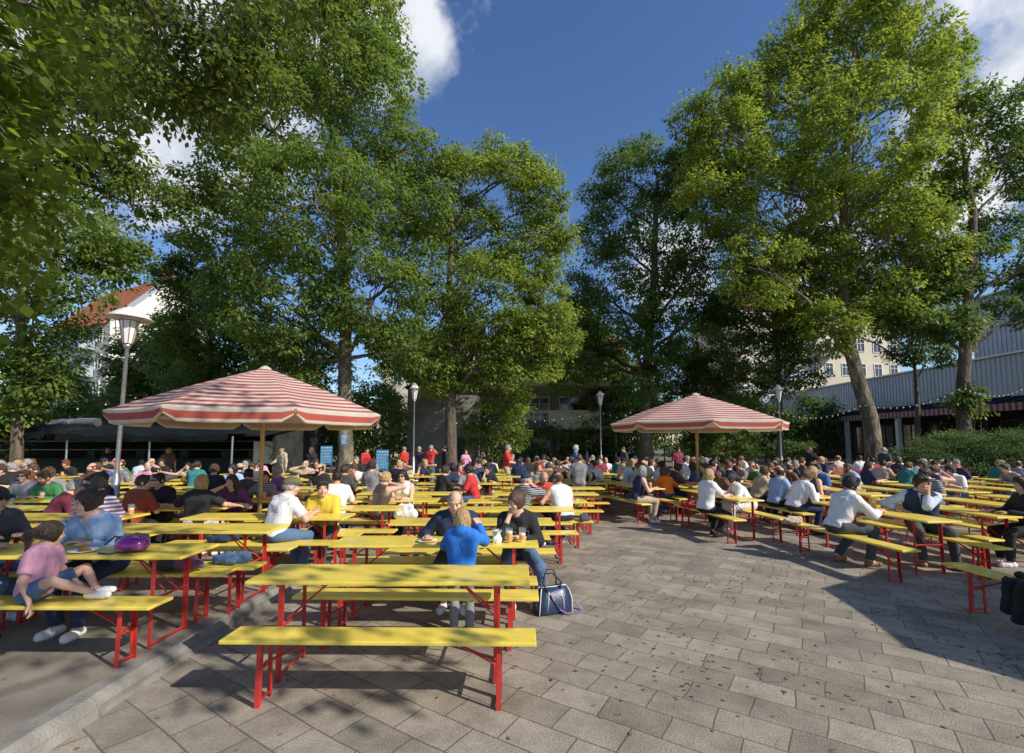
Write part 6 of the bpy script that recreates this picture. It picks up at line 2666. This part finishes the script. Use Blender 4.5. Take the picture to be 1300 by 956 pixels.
# black jacket over the right bench
t = thing('jacket', 'black jacket draped over the bench end at the right edge', 'jacket', (5.08, 4.58, 0))
F = Field((-.5, -.55, .0), (.45, .5, .62), .014)
F.cone((-.13, -.22, .485), (-.10, .22, .485), .022, .022, 0)
F.cone((.10, -.24, .485), (.12, .22, .487), .03, .03, .08)
F.cone((-.05, -.24, .49), (.05, .24, .50), .03, .03, .08)
for yy, zb in ((-.22, .16), (-.10, .10), (.02, .14), (.14, .20)):
    F.cone((-.165, yy, .47), (-.19 + yy * .1, yy + .02, zb), .045, .055, .04)
F.cone((-.12, -.28, .48), (-.20, -.36, .22), .05, .045, .04)
link('cloth', F.mesh('cloth', .008, 12, 3), CLOTH['black'], t)

# red trolley box beside the waiter, red folding chairs and brown tables on the right
t = thing('serving_trolley', 'small red box trolley on folding legs beside the bending waiter', 'trolley', (-6.45, 21.3, 0))
m = MB()
m.box((0, 0, .86), (.62, .42, .03))
for s in (-1, 1):
    m.box((0, s * .2, .99), (.62, .02, .25))
    m.box((s * .3, 0, .99), (.02, .38, .25))
m.build('box', M['red'], t)
m = MB()
for s in (-1, 1):
    m.bar((-.25, s * .16, .85), (.25, s * .16, 0), .025, .025)
    m.bar((.25, s * .19, .85), (-.25, s * .19, 0), .025, .025)
m.build('legs', M['galv'], t)


def folding_chair():
    t = thing('folding_chair', 'x', 'chair', (0, 0, 0))
    m = MB()
    for y in (-.16, -.08, 0, .08, .16):
        m.box((0, y, .45), (.42, .062, .016))
    m.build('seat', mat('red_slats', (.34, .035, .03), .45), t)
    m = MB()
    for z in (.62, .70, .78, .86):
        m.box((0, -.22 - (z - .6) * .22, z), (.42, .014, .055), (.2, 0, 0))
    m.build('backrest', mat('red_slats', (.34, .035, .03), .45), t)
    for s in (-1, 1):
        m = MB()
        m.bar((s * .215, -.29, .90), (s * .215, .22, 0), .012, .03)
        m.bar((s * .2, .18, .45), (s * .2, -.22, 0), .012, .03)
        m.build('leg', M['red'], t)
    return t


fc = folding_chair()
GC = 'red folding chairs at the brown tables on the right'
first = True
k = 0
for ti, (tx, ty) in enumerate([(12.4, 17.4), (15.2, 17.2), (13.6, 19.6)]):
    tt = thing('garden_table', 'brown wooden garden table, %s of three before the leaning trunk' % ['left one', 'right one', 'rear one'][ti], 'table', (tx, ty, 0), .1)
    m = MB()
    for q in range(7):
        m.box((0, -.33 + q * .11, .73), (1.5, .10, .025))
    m.build('tabletop', M['brownwood'], tt)
    for s in (-1, 1):
        m = MB()
        m.bar((s * .6, -.3, .72), (s * .6, .3, 0), .03, .03)
        m.bar((s * .6 - s * .035, .3, .72), (s * .6 - s * .035, -.3, 0), .03, .03)
        m.build('leg', M['red'], tt)
    for sx, sy, rz, nm in ((-.45, -.75, 0, 'near left'), (.45, -.75, 0, 'near right'), (-.45, .75, PI, 'far left'), (.45, .75, PI, 'far right'), (-1.05, 0, -PI / 2, 'left end'), (1.05, 0, PI / 2, 'right end')):
        lab = 'red slatted folding chair, %s of the %s brown garden table' % (nm, ['left', 'right', 'rear'][ti])
        a_ = rz + rc.uniform(-.3, .3)
        if first:
            fc.location = (tx + sx, ty + sy, 0)
            fc.rotation_euler = (0, 0, a_)
            fc['label'] = lab
            fc['group'] = GC
            first = False
        else:
            dup(fc, (tx + sx, ty + sy, 0), a_, lab, GC)
        if rc.random() < .6:
            crowd_person(tx + sx, ty + sy, a_, 'on the %s chair, %s brown table' % (nm, ['left', 'right', 'rear'][ti]))

# small stones, paper scraps and fallen leaves in the yard
rs = np.random.RandomState(5)
n = 2300
P = np.stack([rs.uniform(-5, 9, n), rs.uniform(2.2, 13, n), np.zeros(n)], 1)
P[: n * 2 // 3, :2] = np.stack([rs.uniform(-4, 8, 60), rs.uniform(2.5, 12, 60)], 1)[rs.randint(0, 60, n * 2 // 3)] + rs.normal(size=(n * 2 // 3, 2)) * .35
P[:, 2] = np.where(P[:, 0] < KX, np.array([th(y) for y in P[:, 1]]) + .006, .004)
V, F_, Tn = leaves(P, np.full(n, .02), 1, .045, rs, rs.uniform(0, 1, n), droop=0, flat=.05, hang=0)
A = V.reshape(-1, 4, 3)
zb = A[:, 0, 2].copy()
A[:, :, 2] = P[:, None, 2] + np.abs(A[:, :, 2] - zb[:, None]) * .15
fl = link('fallen_leaves', quads_mesh('fallen_leaves', A.reshape(-1, 3), F_, Tn), leafmat('dry_leaf', (.10, .065, .03), (.28, .22, .10), .1))
tag(fl, 'small dry leaves and blossom scraps scattered on the paving', 'leaves', kind='stuff')
